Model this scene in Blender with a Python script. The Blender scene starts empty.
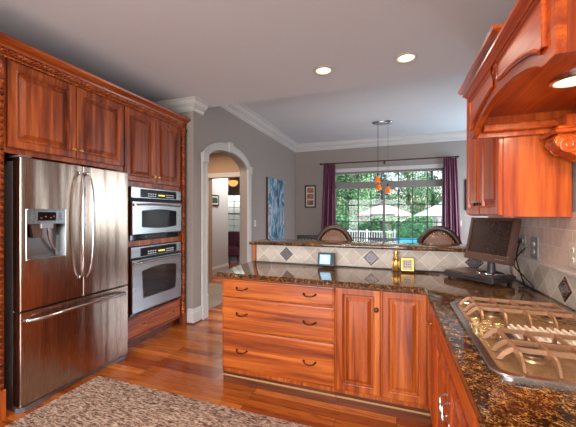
import bpy, bmesh, math, random
from mathutils import Vector, Matrix
random.seed(7)
PI = math.pi
sc = bpy.context.scene
C = sc.collection

# ------------------------------------------------------------------ camera
CAMH = 1.39
cd = bpy.data.cameras.new('camera'); cam = bpy.data.objects.new('camera', cd); C.objects.link(cam)
cam.location = (0, 0, CAMH); cam.rotation_euler = (PI/2, 0, math.radians(19.46))
cd.sensor_width = 36; cd.lens = 307/576*36; cd.clip_start = 0.02; cd.clip_end = 200
cd.shift_y = 0.0009
sc.camera = cam
# ------------------------------------------------------------------ world, sun, exposure
W = bpy.data.worlds.new('sky'); sc.world = W; W.use_nodes = True
wn = W.node_tree.nodes; wl = W.node_tree.links
bg = wn['Background']; skyt = wn.new('ShaderNodeTexSky')
skyt.sky_type = 'NISHITA'; skyt.sun_disc = False; skyt.sun_elevation = math.radians(50); skyt.sun_rotation = math.radians(100)
skyt.dust_density = 3.5; skyt.ozone_density = 0.7
wl.new(skyt.outputs[0], bg.inputs[0]); bg.inputs[1].default_value = 0.42
def light(name, kind, loc, power, color=(1,1,1), size=0.2, size_y=None, rot=(0,0,0), **kw):
    d = bpy.data.lights.new(name, kind); d.energy = power; d.color = color
    if kind == 'AREA':
        d.size = size
        if size_y: d.shape = 'RECTANGLE'; d.size_y = size_y
        elif kw.pop('disk', False): d.shape = 'DISK'
    elif kind in ('POINT', 'SPOT'): d.shadow_soft_size = size
    for k, v in kw.items(): setattr(d, k, v)
    o = bpy.data.objects.new(name, d); o.location = loc; o.rotation_euler = rot; C.objects.link(o); return o
SUN_POWER = 2.5
sun = light('sun', 'SUN', (6, 6, 20), SUN_POWER, (1, .95, .88)); sun.data.angle = .01
sun.rotation_euler = Vector((-.6, .05, -.8)).to_track_quat('-Z', 'Y').to_euler()
CAN_POWER = 34; CAN_COLOR = (1, .84, .68)
# daylight entering through the two big window openings (sampling portals)
def portal(loc, rot, sx, sy):
    o = light('daylight_portal', 'AREA', loc, 1, size=sx, size_y=sy, rot=rot); o.data.cycles.is_portal = True
portal((-.26, 7.62, 1.36), (-PI/2, 0, 0), 2.4, 2.05)
# added fill light set in an added rear window behind the camera
light('rear_fill_light', 'AREA', (-.93, -3.06, 1.35), 120, (.97, .98, 1), size=3.3, size_y=1.75, rot=(PI/2, 0, 0))
# added cool fill in an added, unseen side window to brighten the dining room
light('dining_side_fill', 'AREA', (2.43, 6.45, 1.5), 44, (.70, .86, 1), size=1.9, size_y=1.4, rot=(0, PI/2, 0))
sc.view_settings.view_transform = 'Standard'; sc.view_settings.look = 'None'
sc.view_settings.gamma = 1; sc.view_settings.use_curve_mapping = False
sc.view_settings.exposure = 0.98

# ------------------------------------------------------------------ materials
def srgb(*c):
    return tuple(((x/255)/12.92 if x/255 <= .04045 else ((x/255+.055)/1.055)**2.4) for x in c) + (1,)
def new_mat(name):
    m = bpy.data.materials.new(name); m.use_nodes = True
    return m, m.node_tree.nodes, m.node_tree.links, m.node_tree.nodes['Principled BSDF']
def N(nodes, t, **kw):
    n = nodes.new(t)
    for k, v in kw.items():
        if k.startswith('_'): setattr(n, k[1:], v)
        else: n.inputs[k.replace('__', ' ')].default_value = v
    return n
def ramp(nodes, stops):
    r = nodes.new('ShaderNodeValToRGB'); e = r.color_ramp.elements
    while len(e) < len(stops): e.new(.5)
    for el, (p, c) in zip(e, stops): el.position = p; el.color = c
    return r
def plain(name, col, rough=.5, metal=0, bump=0, bscale=60, var=.06, coat=0, emit=None, estr=0, spec=.5):
    m, n, l, b = new_mat(name)
    tc = N(n, 'ShaderNodeTexCoord'); nz = N(n, 'ShaderNodeTexNoise', Scale=bscale, Detail=4.0)
    l.new(tc.outputs['Object'], nz.inputs['Vector'])
    lo = tuple(c*(1-var) for c in col[:3])+(1,); hi = tuple(min(1, c*(1+var)) for c in col[:3])+(1,)
    r = ramp(n, [(.35, lo), (.65, hi)]); l.new(nz.outputs['Fac'], r.inputs[0]); l.new(r.outputs[0], b.inputs['Base Color'])
    b.inputs['Roughness'].default_value = rough; b.inputs['Metallic'].default_value = metal
    b.inputs['Coat Weight'].default_value = coat; b.inputs['Specular IOR Level'].default_value = spec
    if bump:
        bp = N(n, 'ShaderNodeBump', Strength=bump, Distance=.004); l.new(nz.outputs['Fac'], bp.inputs['Height']); l.new(bp.outputs[0], b.inputs['Normal'])
    if emit: b.inputs['Emission Color'].default_value = emit; b.inputs['Emission Strength'].default_value = estr
    return m
def wood(name, axis, dark, mid, light_, rough=.36, coat=.18, scale=1.0):
    m, n, l, b = new_mat(name)
    tc = N(n, 'ShaderNodeTexCoord'); oi = N(n, 'ShaderNodeObjectInfo')
    add = N(n, 'ShaderNodeVectorMath', _operation='ADD'); mul = N(n, 'ShaderNodeMath', _operation='MULTIPLY'); mul.inputs[1].default_value = 37.0
    l.new(oi.outputs['Random'], mul.inputs[0]); l.new(tc.outputs['Object'], add.inputs[0]); l.new(mul.outputs[0], add.inputs[1])
    s = [17, 17, 17]; s[axis] = .9
    mp = N(n, 'ShaderNodeMapping'); mp.inputs['Scale'].default_value = [v*scale for v in s]; l.new(add.outputs[0], mp.inputs[0])
    big = N(n, 'ShaderNodeTexNoise', Scale=1.0, Detail=7.0, Distortion=.7, Roughness=.62); l.new(mp.outputs[0], big.inputs['Vector'])
    s2 = [120, 120, 120]; s2[axis] = 4
    mp2 = N(n, 'ShaderNodeMapping'); mp2.inputs['Scale'].default_value = s2; l.new(add.outputs[0], mp2.inputs[0])
    fine = N(n, 'ShaderNodeTexNoise', Scale=1.0, Detail=3.0); l.new(mp2.outputs[0], fine.inputs['Vector'])
    r = ramp(n, [(.34, dark), (.48, mid), (.64, light_)]); l.new(big.outputs['Fac'], r.inputs[0])
    r2 = ramp(n, [(.35, (.72, .70, .68, 1)), (.6, (1, 1, 1, 1))]); l.new(fine.outputs['Fac'], r2.inputs[0])
    mx = N(n, 'ShaderNodeMix', _data_type='RGBA', _blend_type='MULTIPLY'); mx.inputs[0].default_value = .8
    l.new(r.outputs[0], mx.inputs[6]); l.new(r2.outputs[0], mx.inputs[7]); l.new(mx.outputs[2], b.inputs['Base Color'])
    b.inputs['Roughness'].default_value = rough; b.inputs['Coat Weight'].default_value = coat; b.inputs['Coat Roughness'].default_value = .12
    bp = N(n, 'ShaderNodeBump', Strength=.08, Distance=.002); l.new(fine.outputs['Fac'], bp.inputs['Height']); l.new(bp.outputs[0], b.inputs['Normal'])
    return m
CH = (srgb(96, 36, 8), srgb(148, 64, 18), srgb(192, 100, 38))
CHO = (srgb(120, 48, 9), srgb(170, 78, 20), srgb(204, 112, 40))
CHR = (srgb(140, 48, 4), srgb(180, 70, 7), srgb(206, 96, 18))
wood_z = wood('cherry_vertical', 2, *CH)
wood_y = wood('cherry_along', 1, *CH)
wood_x = wood('cherry_across', 0, *CHO)
wood_oz = wood('cherry_bright_vertical', 2, *CHO)
wood_rz = wood('cherry_red_vertical', 2, *CHR)
wood_ry = wood('cherry_red_along', 1, *CHR)
wood_dark = wood('dark_wood', 2, srgb(30, 16, 12), srgb(52, 28, 20), srgb(74, 42, 30))
def shell_paint(name, col, rough=.7):
    return plain(name, col, rough, bump=.05, bscale=180, var=.02)
M_wall = shell_paint('taupe_paint', srgb(150, 140, 134))
M_ceil = shell_paint('ceiling_paint', srgb(210, 215, 222))
M_ceil_d = shell_paint('dining_ceiling_paint', srgb(206, 214, 220))
M_white = plain('white_trim_paint', srgb(196, 193, 190), .35, var=.02)
M_winframe = plain('backlit_grey_frame', srgb(128, 124, 122), .5, var=.02)  # backlit shade is put into this grey frame colour
M_hallwall = shell_paint('hall_paint', srgb(176, 146, 120))
M_farwall = shell_paint('far_room_paint', srgb(190, 190, 190))
M_black = plain('black_plastic', srgb(22, 21, 22), .35)
M_bezel = plain('monitor_bezel', srgb(86, 62, 52), .35, var=.04)
M_pc = plain('computer_shell', srgb(62, 58, 62), .38)
M_darkgap = plain('dark_gap', srgb(14, 12, 12), .6)
M_bronze = plain('aged_bronze', srgb(74, 52, 40), .35, .9)
M_brass = plain('warm_brass', srgb(196, 150, 84), .28, 1)
M_chrome = plain('chrome', srgb(220, 220, 222), .12, 1, var=.01)
M_gold = plain('antique_gold', srgb(186, 144, 78), .32, .75, bump=.2, bscale=90, var=.15)
M_iron = plain('enamel_grate', srgb(158, 118, 88), .34, .45, var=.08, bscale=200)
M_knob = plain('knob_metal', srgb(224, 196, 150), .22, .9, var=.1)
M_capm = plain('burner_cap', srgb(58, 44, 36), .4, .2)
M_leather = plain('brown_leather', srgb(112, 76, 52), .24, bump=.15, bscale=120, var=.15, coat=.4)
M_nail = plain('nailhead', srgb(205, 165, 110), .25, 1)
M_purple = plain('plum_curtain', srgb(100, 46, 70), .55, bump=.2, bscale=220, var=.1)
M_plum2 = plain('plum_upholstery', srgb(92, 48, 70), .7, var=.12)
M_teal = plain('dark_green_drape', srgb(34, 62, 62), .7)
M_plate = plain('almond_plate', srgb(214, 200, 186), .4, var=.02)
M_plate_g = plain('grey_plate', srgb(150, 150, 154), .3, .3, var=.02)
M_strip = plain('toe_strip', srgb(176, 140, 92), .45)
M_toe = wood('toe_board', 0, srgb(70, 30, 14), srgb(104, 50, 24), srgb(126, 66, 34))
M_mat = plain('picture_mat', srgb(205, 200, 190), .8)
M_tan = plain('burner_bowl', srgb(158, 124, 88), .25, .5, var=.12)
M_lens = plain('lamp_lens', srgb(255, 246, 230), .4, emit=(1, .76, .48, 1), estr=.8, var=0)
M_hoodlens = plain('hood_lens', srgb(255, 240, 215), .4, emit=(1, .80, .55, 1), estr=.75, var=0)
M_amber = plain('amber_glass', srgb(220, 100, 10), .15, emit=(1, .24, .01, 1), estr=.2, var=.3, bscale=40)
M_bowl = plain('warm_glass', srgb(250, 150, 80), .3, emit=(1, .36, .10, 1), estr=.8)
M_leaf = [plain('leaf_a', srgb(50, 100, 58), .6, var=.5, bscale=2), plain('leaf_b', srgb(74, 118, 70), .6, var=.5, bscale=2), plain('leaf_c', srgb(46, 92, 70), .6, var=.5, bscale=2)]
M_bark = plain('bark', srgb(96, 80, 66), .9, bump=.4, bscale=20, var=.3)
M_canvas = plain('umbrella_canvas', srgb(214, 186, 178), .8, var=.02)
M_patio = plain('patio_stone', srgb(190, 184, 180), .8, bump=.2, bscale=8, var=.1)
M_lawn = plain('lawn', srgb(112, 150, 92), .9, bscale=12, var=.3)
M_pool = plain('pool_water', srgb(60, 170, 220), .08, bscale=5, var=.12)
M_postw = plain('white_timber', srgb(196, 196, 198), .6)
M_roofb = plain('grey_blue_roof', srgb(132, 150, 166), .7, bscale=30, var=.15)
M_darkmetal = plain('dark_patio_metal', srgb(38, 46, 52), .4, .5)

def steel(name, axis, col, rough, wav=.12):
    m, n, l, b = new_mat(name)
    tc = N(n, 'ShaderNodeTexCoord'); mp = N(n, 'ShaderNodeMapping'); s = [700, 700, 700]; s[axis] = 4.0
    mp.inputs['Scale'].default_value = s; l.new(tc.outputs['Object'], mp.inputs[0])
    nz = N(n, 'ShaderNodeTexNoise', Scale=1.0, Detail=3.0); l.new(mp.outputs[0], nz.inputs['Vector'])
    mr = N(n, 'ShaderNodeMapRange'); mr.inputs['To Min'].default_value = rough*.75; mr.inputs['To Max'].default_value = rough*1.3
    l.new(nz.outputs['Fac'], mr.inputs[0]); l.new(mr.outputs[0], b.inputs['Roughness'])
    # gentle panel waviness so reflections stretch into soft vertical streaks
    mp2 = N(n, 'ShaderNodeMapping'); s2 = [9, 9, 9]; s2[axis] = .5; mp2.inputs['Scale'].default_value = s2; l.new(tc.outputs['Object'], mp2.inputs[0])
    nz2 = N(n, 'ShaderNodeTexNoise', Scale=1.0, Detail=1.0); l.new(mp2.outputs[0], nz2.inputs['Vector'])
    bp = N(n, 'ShaderNodeBump', Strength=wav, Distance=.02); l.new(nz2.outputs['Fac'], bp.inputs['Height'])
    bp2 = N(n, 'ShaderNodeBump', Strength=.012, Distance=.001); l.new(nz.outputs['Fac'], bp2.inputs['Height']); l.new(bp.outputs[0], bp2.inputs['Normal'])
    l.new(bp2.outputs[0], b.inputs['Normal'])
    b.inputs['Base Color'].default_value = col; b.inputs['Metallic'].default_value = 1
    return m
M_steel = steel('brushed_steel', 2, srgb(172, 150, 135), .25, .45)  # warm base tint stands in for reflected orange wood and floor
M_steel_h = steel('brushed_steel_across', 1, srgb(158, 158, 160), .24)
M_steel_c = steel('cooktop_steel', 1, srgb(196, 190, 184), .2)
M_hsteel = plain('handle_steel', srgb(200, 200, 204), .18, 1, var=.02)
M_side = plain('fridge_side_grey', srgb(120, 116, 120), .4, .3)
M_ovenglass = plain('oven_glass', srgb(26, 34, 38), .06, coat=.5)
M_panelblk = plain('panel_black', srgb(14, 14, 16), .12)
M_mark = plain('panel_marks', srgb(200, 200, 205), .4, emit=(.8, .8, .85, 1), estr=.25)
M_digit = plain('clock_digits', srgb(220, 190, 70), .4, emit=(.95, .75, .15, 1), estr=.8)
M_red = plain('red_indicator', srgb(170, 60, 60), .4, emit=(.7, .1, .1, 1), estr=.2)
M_screen_b = plain('lit_blue_screen', srgb(120, 190, 230), .3, emit=(.30, .62, .85, 1), estr=.55, var=.05, bscale=30)
M_screen_t = plain('lit_white_text', srgb(230, 240, 245), .3, emit=(.8, .92, 1, 1), estr=.7)
M_monscreen = plain('monitor_glass', srgb(52, 38, 34), .22, coat=.3)

def granite():
    m, n, l, b = new_mat('speckled_granite')
    tc = N(n, 'ShaderNodeTexCoord')
    v1 = N(n, 'ShaderNodeTexVoronoi', Scale=120.0); l.new(tc.outputs['Object'], v1.inputs['Vector'])
    n1 = N(n, 'ShaderNodeTexNoise', Scale=42.0, Detail=8.0, Roughness=.8); l.new(tc.outputs['Object'], n1.inputs['Vector'])
    n2 = N(n, 'ShaderNodeTexNoise', Scale=190.0, Detail=3.0); l.new(tc.outputs['Object'], n2.inputs['Vector'])
    r1 = ramp(n, [(.38, srgb(13, 11, 10)), (.46, srgb(56, 36, 18)), (.545, srgb(134, 86, 40)), (.65, srgb(206, 160, 96))]); l.new(n1.outputs['Fac'], r1.inputs[0])
    r2 = ramp(n, [(.44, (0, 0, 0, 1)), (.51, (1, 1, 1, 1))]); l.new(n2.outputs['Fac'], r2.inputs[0])
    mx = N(n, 'ShaderNodeMix', _data_type='RGBA'); l.new(r2.outputs[0], mx.inputs[0]); l.new(r1.outputs[0], mx.inputs[7]); mx.inputs[6].default_value = srgb(16, 13, 12)
    r3 = ramp(n, [(.05, (.25, .22, .2, 1)), (.3, (1, 1, 1, 1))]); l.new(v1.outputs['Distance'], r3.inputs[0])
    mm = N(n, 'ShaderNodeMix', _data_type='RGBA', _blend_type='MULTIPLY'); mm.inputs[0].default_value = .7
    l.new(mx.outputs[2], mm.inputs[6]); l.new(r3.outputs[0], mm.inputs[7]); l.new(mm.outputs[2], b.inputs['Base Color'])
    b.inputs['Roughness'].default_value = .07; b.inputs['Specular IOR Level'].default_value = .5
    return m
M_granite = granite()

def plank_floor():
    m, n, l, b = new_mat('oak_planks')
    tc = N(n, 'ShaderNodeTexCoord')
    br = N(n, 'ShaderNodeTexBrick', Scale=1.0); br.offset = .37; br.offset_frequency = 3
    br.inputs['Color1'].default_value = srgb(136, 58, 16); br.inputs['Color2'].default_value = srgb(212, 124, 48); br.inputs['Mortar'].default_value = srgb(70, 28, 10)
    br.inputs['Mortar Size'].default_value = .0012; br.inputs['Brick Width'].default_value = 1.05; br.inputs['Row Height'].default_value = .083; br.inputs['Bias'].default_value = -.1
    l.new(tc.outputs['Object'], br.inputs['Vector'])
    mp = N(n, 'ShaderNodeMapping'); mp.inputs['Scale'].default_value = (3.0, 34, 1); l.new(tc.outputs['Object'], mp.inputs[0])
    nz = N(n, 'ShaderNodeTexNoise', Scale=1.0, Detail=6.0, Distortion=1.5, Roughness=.65); l.new(mp.outputs[0], nz.inputs['Vector'])
    r = ramp(n, [(.34, (.40, .32, .28, 1)), (.50, (.95, .93, .9, 1)), (.70, (1.2, 1.15, 1.05, 1))]); l.new(nz.outputs['Fac'], r.inputs[0])
    mx = N(n, 'ShaderNodeMix', _data_type='RGBA', _blend_type='MULTIPLY'); mx.inputs[0].default_value = .85
    l.new(br.outputs['Color'], mx.inputs[6]); l.new(r.outputs[0], mx.inputs[7]); l.new(mx.outputs[2], b.inputs['Base Color'])
    b.inputs['Roughness'].default_value = .22; b.inputs['Coat Weight'].default_value = .35; b.inputs['Coat Roughness'].default_value = .1
    bp = N(n, 'ShaderNodeBump', Strength=.15, Distance=.002); bp.invert = True; l.new(br.outputs['Fac'], bp.inputs['Height']); l.new(bp.outputs[0], b.inputs['Normal'])
    return m
M_floor = plank_floor()

def tile_mat(name, size, diag, axes, c1, c2, grout, org=(0, 0, 0), rough=.45):
    m, n, l, b = new_mat(name)
    tc = N(n, 'ShaderNodeTexCoord'); sep = N(n, 'ShaderNodeSeparateXYZ'); l.new(tc.outputs['Object'], sep.inputs[0])
    cmb = N(n, 'ShaderNodeCombineXYZ'); l.new(sep.outputs[axes[0]], cmb.inputs[0]); l.new(sep.outputs[axes[1]], cmb.inputs[1])
    mp = N(n, 'ShaderNodeMapping', _vector_type='TEXTURE'); mp.inputs['Location'].default_value = org
    mp.inputs['Rotation'].default_value = (0, 0, PI/4 if diag else 0); l.new(cmb.outputs[0], mp.inputs[0])
    br = N(n, 'ShaderNodeTexBrick', Scale=1.0); br.offset = 0 if diag else .5
    br.inputs['Color1'].default_value = c1; br.inputs['Color2'].default_value = c2; br.inputs['Mortar'].default_value = grout
    br.inputs['Mortar Size'].default_value = .0035; br.inputs['Mortar Smooth'].default_value = .4
    br.inputs['Brick Width'].default_value = size; br.inputs['Row Height'].default_value = size; l.new(mp.outputs[0], br.inputs['Vector'])
    nz = N(n, 'ShaderNodeTexNoise', Scale=24.0, Detail=6.0, Roughness=.7); l.new(tc.outputs['Object'], nz.inputs['Vector'])
    r = ramp(n, [(.3, (.78, .76, .74, 1)), (.6, (1, 1, 1, 1))]); l.new(nz.outputs['Fac'], r.inputs[0])
    mx = N(n, 'ShaderNodeMix', _data_type='RGBA', _blend_type='MULTIPLY'); mx.inputs[0].default_value = .8
    l.new(br.outputs['Color'], mx.inputs[6]); l.new(r.outputs[0], mx.inputs[7]); l.new(mx.outputs[2], b.inputs['Base Color'])
    b.inputs['Roughness'].default_value = rough
    bp = N(n, 'ShaderNodeBump', Strength=.6, Distance=.003); bp.invert = True; l.new(br.outputs['Fac'], bp.inputs['Height']); l.new(bp.outputs[0], b.inputs['Normal'])
    return m
TC = (srgb(206, 196, 184), srgb(180, 166, 154), srgb(222, 216, 206))
M_halltile = tile_mat('hall_floor_tile', .33, False, ('X', 'Y'), srgb(146, 132, 118), srgb(130, 118, 106), srgb(104, 96, 88))
M_liner = plain('stone_liner', srgb(206, 192, 182), .4, bump=.1, bscale=30)
M_accent = plain('bronze_accent', srgb(78, 70, 70), .35, .6, bump=.3, bscale=150, var=.2)
M_accent_b = plain('rust_accent', srgb(96, 58, 44), .35, .5, bump=.3, bscale=150, var=.2)
M_accent_l = plain('accent_relief', srgb(150, 146, 146), .3, .7)

def rug_mat():
    m, n, l, b = new_mat('heathered_rug')
    tc = N(n, 'ShaderNodeTexCoord')
    mp = N(n, 'ShaderNodeMapping'); mp.inputs['Scale'].default_value = (26, 90, 20); mp.inputs['Rotation'].default_value = (0, 0, -.12); l.new(tc.outputs['Object'], mp.inputs[0])
    nz = N(n, 'ShaderNodeTexNoise', Scale=1.0, Detail=5.0, Roughness=.7, Distortion=.8); l.new(mp.outputs[0], nz.inputs['Vector'])
    r = ramp(n, [(.38, srgb(66, 48, 42)), (.47, srgb(132, 106, 92)), (.54, srgb(182, 156, 138)), (.66, srgb(214, 196, 180))]); l.new(nz.outputs['Fac'], r.inputs[0])
    l.new(r.outputs[0], b.inputs['Base Color']); b.inputs['Roughness'].default_value = .95; b.inputs['Specular IOR Level'].default_value = .1
    bp = N(n, 'ShaderNodeBump', Strength=.8, Distance=.01); l.new(nz.outputs['Fac'], bp.inputs['Height']); l.new(bp.outputs[0], b.inputs['Normal'])
    return m
M_rug = rug_mat()
def glass_mat():
    m, n, l, b = new_mat('window_glass')
    n.remove(b); out = n['Material Output']
    tr = N(n, 'ShaderNodeBsdfTransparent'); gl = N(n, 'ShaderNodeBsdfGlossy', Roughness=.0)
    fr = N(n, 'ShaderNodeFresnel', IOR=1.3); mx = N(n, 'ShaderNodeMixShader')
    l.new(fr.outputs[0], mx.inputs[0]); l.new(tr.outputs[0], mx.inputs[1]); l.new(gl.outputs[0], mx.inputs[2]); l.new(mx.outputs[0], out.inputs[0])
    return m
M_glass = glass_mat()
def painting_mat():
    m, n, l, b = new_mat('abstract_canvas')
    tc = N(n, 'ShaderNodeTexCoord'); mp = N(n, 'ShaderNodeMapping'); mp.inputs['Scale'].default_value = (3, 2.4, .9); l.new(tc.outputs['Object'], mp.inputs[0])
    nz = N(n, 'ShaderNodeTexNoise', Scale=1.6, Detail=5.0, Distortion=2.4); l.new(mp.outputs[0], nz.inputs['Vector'])
    r = ramp(n, [(.30, srgb(30, 44, 74)), (.42, srgb(44, 100, 130)), (.5, srgb(112, 160, 180)), (.56, srgb(208, 206, 212)), (.62, srgb(70, 110, 150)), (.74, srgb(140, 110, 150))])
    l.new(nz.outputs['Fac'], r.inputs[0]); l.new(r.outputs[0], b.inputs['Base Color']); b.inputs['Roughness'].default_value = .4
    return m
M_paint = painting_mat()
M_print = plain('print_art', srgb(150, 96, 84), .6, bscale=14, var=.5)
M_print_g = plain('print_green', srgb(52, 70, 64), .5, bscale=14, var=.4)

# ------------------------------------------------------------------ mesh helpers (world coordinates)
def BM(): return bmesh.new()
def add_box(bm, x0, x1, y0, y1, z0, z1, bev=0, seg=1):
    if x0 > x1: x0, x1 = x1, x0
    if y0 > y1: y0, y1 = y1, y0
    v = [bm.verts.new(p) for p in ((x0,y0,z0),(x1,y0,z0),(x1,y1,z0),(x0,y1,z0),(x0,y0,z1),(x1,y0,z1),(x1,y1,z1),(x0,y1,z1))]
    fs = [bm.faces.new([v[i] for i in q]) for q in ((3,2,1,0),(4,5,6,7),(0,1,5,4),(1,2,6,5),(2,3,7,6),(3,0,4,7))]
    if bev:
        es = list({e for f in fs for e in f.edges})
        bmesh.ops.bevel(bm, geom=es, offset=min(bev, .45*min(x1-x0, y1-y0, z1-z0)), segments=seg, affect='EDGES', profile=.5)
    return v
def add_tube(bm, pts, r, seg=10, closed=False, cap=True, flat=None):
    pts = [Vector(p) for p in pts]; n = len(pts); rings = []
    rr = r if isinstance(r, (list, tuple)) else [r]*n
    up = None
    for i, p in enumerate(pts):
        a = pts[(i-1) % n] if (i > 0 or closed) else p; b = pts[(i+1) % n] if (i < n-1 or closed) else p
        t = (b-a).normalized()
        if up is None:
            up = Vector((0,0,1)) if abs(t.z) < .9 else Vector((0,1,0))
        s = t.cross(up).normalized(); u = s.cross(t).normalized(); up = u
        fx, fy = (flat or (1, 1))
        rings.append([bm.verts.new(p + (s*math.cos(2*PI*k/seg)*fx + u*math.sin(2*PI*k/seg)*fy)*rr[i]) for k in range(seg)])
    m = n if closed else n-1
    for i in range(m):
        A, B = rings[i], rings[(i+1) % n]
        for k in range(seg): bm.faces.new((A[k], A[(k+1) % seg], B[(k+1) % seg], B[k]))
    if cap and not closed:
        bm.faces.new(rings[0][::-1]); bm.faces.new(rings[-1])
def add_lathe(bm, prof, origin, axis=(0,0,1), seg=24, sx=1, sy=1):
    ax = Vector(axis).normalized(); o = Vector(origin)
    s = ax.cross(Vector((0,0,1)) if abs(ax.z) < .9 else Vector((0,1,0))).normalized(); u = ax.cross(s)
    rings = []
    for r, h in prof:
        r = max(r, .0004)
        rings.append([bm.verts.new(o + ax*h + (s*math.cos(2*PI*k/seg)*sx + u*math.sin(2*PI*k/seg)*sy)*r) for k in range(seg)])
    for A, B in zip(rings, rings[1:]):
        for k in range(seg): bm.faces.new((A[k], A[(k+1) % seg], B[(k+1) % seg], B[k]))
    bm.faces.new(rings[0][::-1]); bm.faces.new(rings[-1])
def add_prism(bm, poly, f, d0, d1):
    """poly of (a,b); f(a,b,d) -> point"""
    A = [bm.verts.new(f(a, b, d0)) for a, b in poly]; B = [bm.verts.new(f(a, b, d1)) for a, b in poly]
    n = len(poly)
    bm.faces.new(A[::-1]); bm.faces.new(B)
    for i in range(n): bm.faces.new((A[i], A[(i+1) % n], B[(i+1) % n], B[i]))
def add_rings(bm, O, U, V, Nn, w, h, steps, back=0.0):
    """rectangle w x h from O along U,V; steps = (inset, height along N); closes to a back plane"""
    O, U, V, Nn = Vector(O), Vector(U), Vector(V), Vector(Nn); rings = []
    for ins, ht in [(0, back)] + list(steps):
        c = [(ins, ins), (w-ins, ins), (w-ins, h-ins), (ins, h-ins)]
        rings.append([bm.verts.new(O + U*a + V*b + Nn*ht) for a, b in c])
    for A, B in zip(rings, rings[1:]):
        for k in range(4): bm.faces.new((A[k], A[(k+1) % 4], B[(k+1) % 4], B[k]))
    bm.faces.new(rings[0][::-1]); bm.faces.new(rings[-1])
def add_sweep(bm, path, prof, closed=False, side=1):
    """horizontal path (x,y); prof (out, z) ; out is to the left of travel * side ; mitred"""
    n = len(path); P = [Vector((p[0], p[1])) for p in path]; rows = []
    for i in range(n):
        d0 = (P[i]-P[i-1]).normalized() if (i > 0 or closed) else None
        d1 = (P[(i+1) % n]-P[i]).normalized() if (i < n-1 or closed) else None
        if d0 is None: d0 = d1
        if d1 is None: d1 = d0
        n0 = Vector((-d0.y, d0.x))*side; n1 = Vector((-d1.y, d1.x))*side
        m = (n0+n1); m = m/ max(1e-6, m.dot(n0))
        rows.append([bm.verts.new((P[i].x+m.x*o, P[i].y+m.y*o, z)) for o, z in prof])
    k = len(prof)
    for i in range(n if closed else n-1):
        A, B = rows[i], rows[(i+1) % n]
        for j in range(k): bm.faces.new((A[j], A[(j+1) % k], B[(j+1) % k], B[j]))
    if not closed: bm.faces.new(rows[0][::-1]); bm.faces.new(rows[-1])
def add_rope(bm, p0, p1, r, pitch, strands=3, seg=12, step=None):
    p0, p1 = Vector(p0), Vector(p1); L = (p1-p0).length; t = (p1-p0)/L
    s = t.cross(Vector((0,0,1)) if abs(t.z) < .9 else Vector((0,1,0))).normalized(); u = t.cross(s)
    n = int(L/(step or pitch/12)); rings = []
    for i in range(n+1):
        d = L*i/n; R = []
        for k in range(seg):
            a = 2*PI*k/seg; rad = r*(.74 + .26*math.cos(strands*(a + 2*PI*d/(pitch*strands))))
            R.append(bm.verts.new(p0 + t*d + (s*math.cos(a)+u*math.sin(a))*rad))
        rings.append(R)
    for A, B in zip(rings, rings[1:]):
        for k in range(seg): bm.faces.new((A[k], A[(k+1) % seg], B[(k+1) % seg], B[k]))
    bm.faces.new(rings[0][::-1]); bm.faces.new(rings[-1])
def wloc(o):
    v = Vector((0,0,0))
    while o is not None: v += o.location; o = o.parent
    return v
def obj(name, bm, mat, parent=None, smooth=False, origin=None, label=None):
    if isinstance(name, tuple): name = name[0]
    bmesh.ops.recalc_face_normals(bm, faces=bm.faces[:])
    off = wloc(parent) if parent else Vector(origin or (0,0,0))
    for v in bm.verts: v.co -= off
    me = bpy.data.meshes.new(name); bm.to_mesh(me); bm.free()
    if smooth:
        me.polygons.foreach_set('use_smooth', [True]*len(me.polygons))
        try: me.set_sharp_from_angle(angle=math.radians(38))
        except Exception: pass
    me.materials.append(mat)
    o = bpy.data.objects.new(name, me); C.objects.link(o)
    if parent: o.parent = parent
    elif origin: o.location = origin
    if label: o['label'] = label
    return o
def tag(o, label, cat, group=None, kind=None):
    o['label'] = label; o['category'] = cat
    if group: o['group'] = group
    if kind: o['kind'] = kind
    return o
def thing(name, label, cat, loc, group=None):
    o = bpy.data.objects.new(name, None); o.empty_display_size = .1; C.objects.link(o); o.location = loc
    return tag(o, label, cat, group)
def struct(name, bm, mat, smooth=False, parent=None):
    o = obj(name, bm, mat, parent, smooth); o['kind'] = 'structure'
    return o
def dup(o, loc=None, parent=None, label=None):
    c = o.copy(); C.objects.link(c)
    if parent: c.parent = parent
    if loc is not None: c.location = loc
    if label: c['label'] = label
    for ch in list(o.children): dup(ch, None, c)
    return c
X, Y, Z = Vector((1,0,0)), Vector((0,1,0)), Vector((0,0,1))
DOOR = [(0, .014), (.003, .019), (.010, .021), (.050, .021), (.053, .016), (.058, .019), (.063, .017), (.067, .003), (.080, .003), (.108, .017), (.111, .0185)]
def raised_door(parent, O, U, V, Nn, w, h, mat, name='door', frame=1.0):
    st = [(i*frame if i > .01 else i, d) for i, d in DOOR]
    b = BM(); add_rings(b, O, U, V, Nn, w, h, st); return obj(name, b, mat, parent)
def drawer_front(parent, O, U, V, Nn, w, h, mat):
    b = BM(); add_rings(b, O, U, V, Nn, w, h, [(0, .012), (.004, .016), (.010, .017), (.016, .020)]); return obj('drawer', b, mat, parent)
def pull(parent, c, along, out, mat, w=.09, drop=.014, name='handle', r=.0042, proj=.026):
    b = BM(); c = Vector(c); pts = []
    for i in range(13):
        t = i/12*2-1
        pts.append(c + along*(t*w/2) + out*(proj*(1-abs(t)**5)+.002) - Z*(drop*(1-t*t)))
    add_tube(b, pts, [r*(1.25 if abs(i-6) > 4 else 1) for i in range(13)], 8)
    for s in (-1, 1): add_lathe(b, [(.009, 0), (.009, .002), (.005, .005)], c + along*(s*w/2), out, 12)
    return obj(name, b, mat, parent, True)
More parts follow.
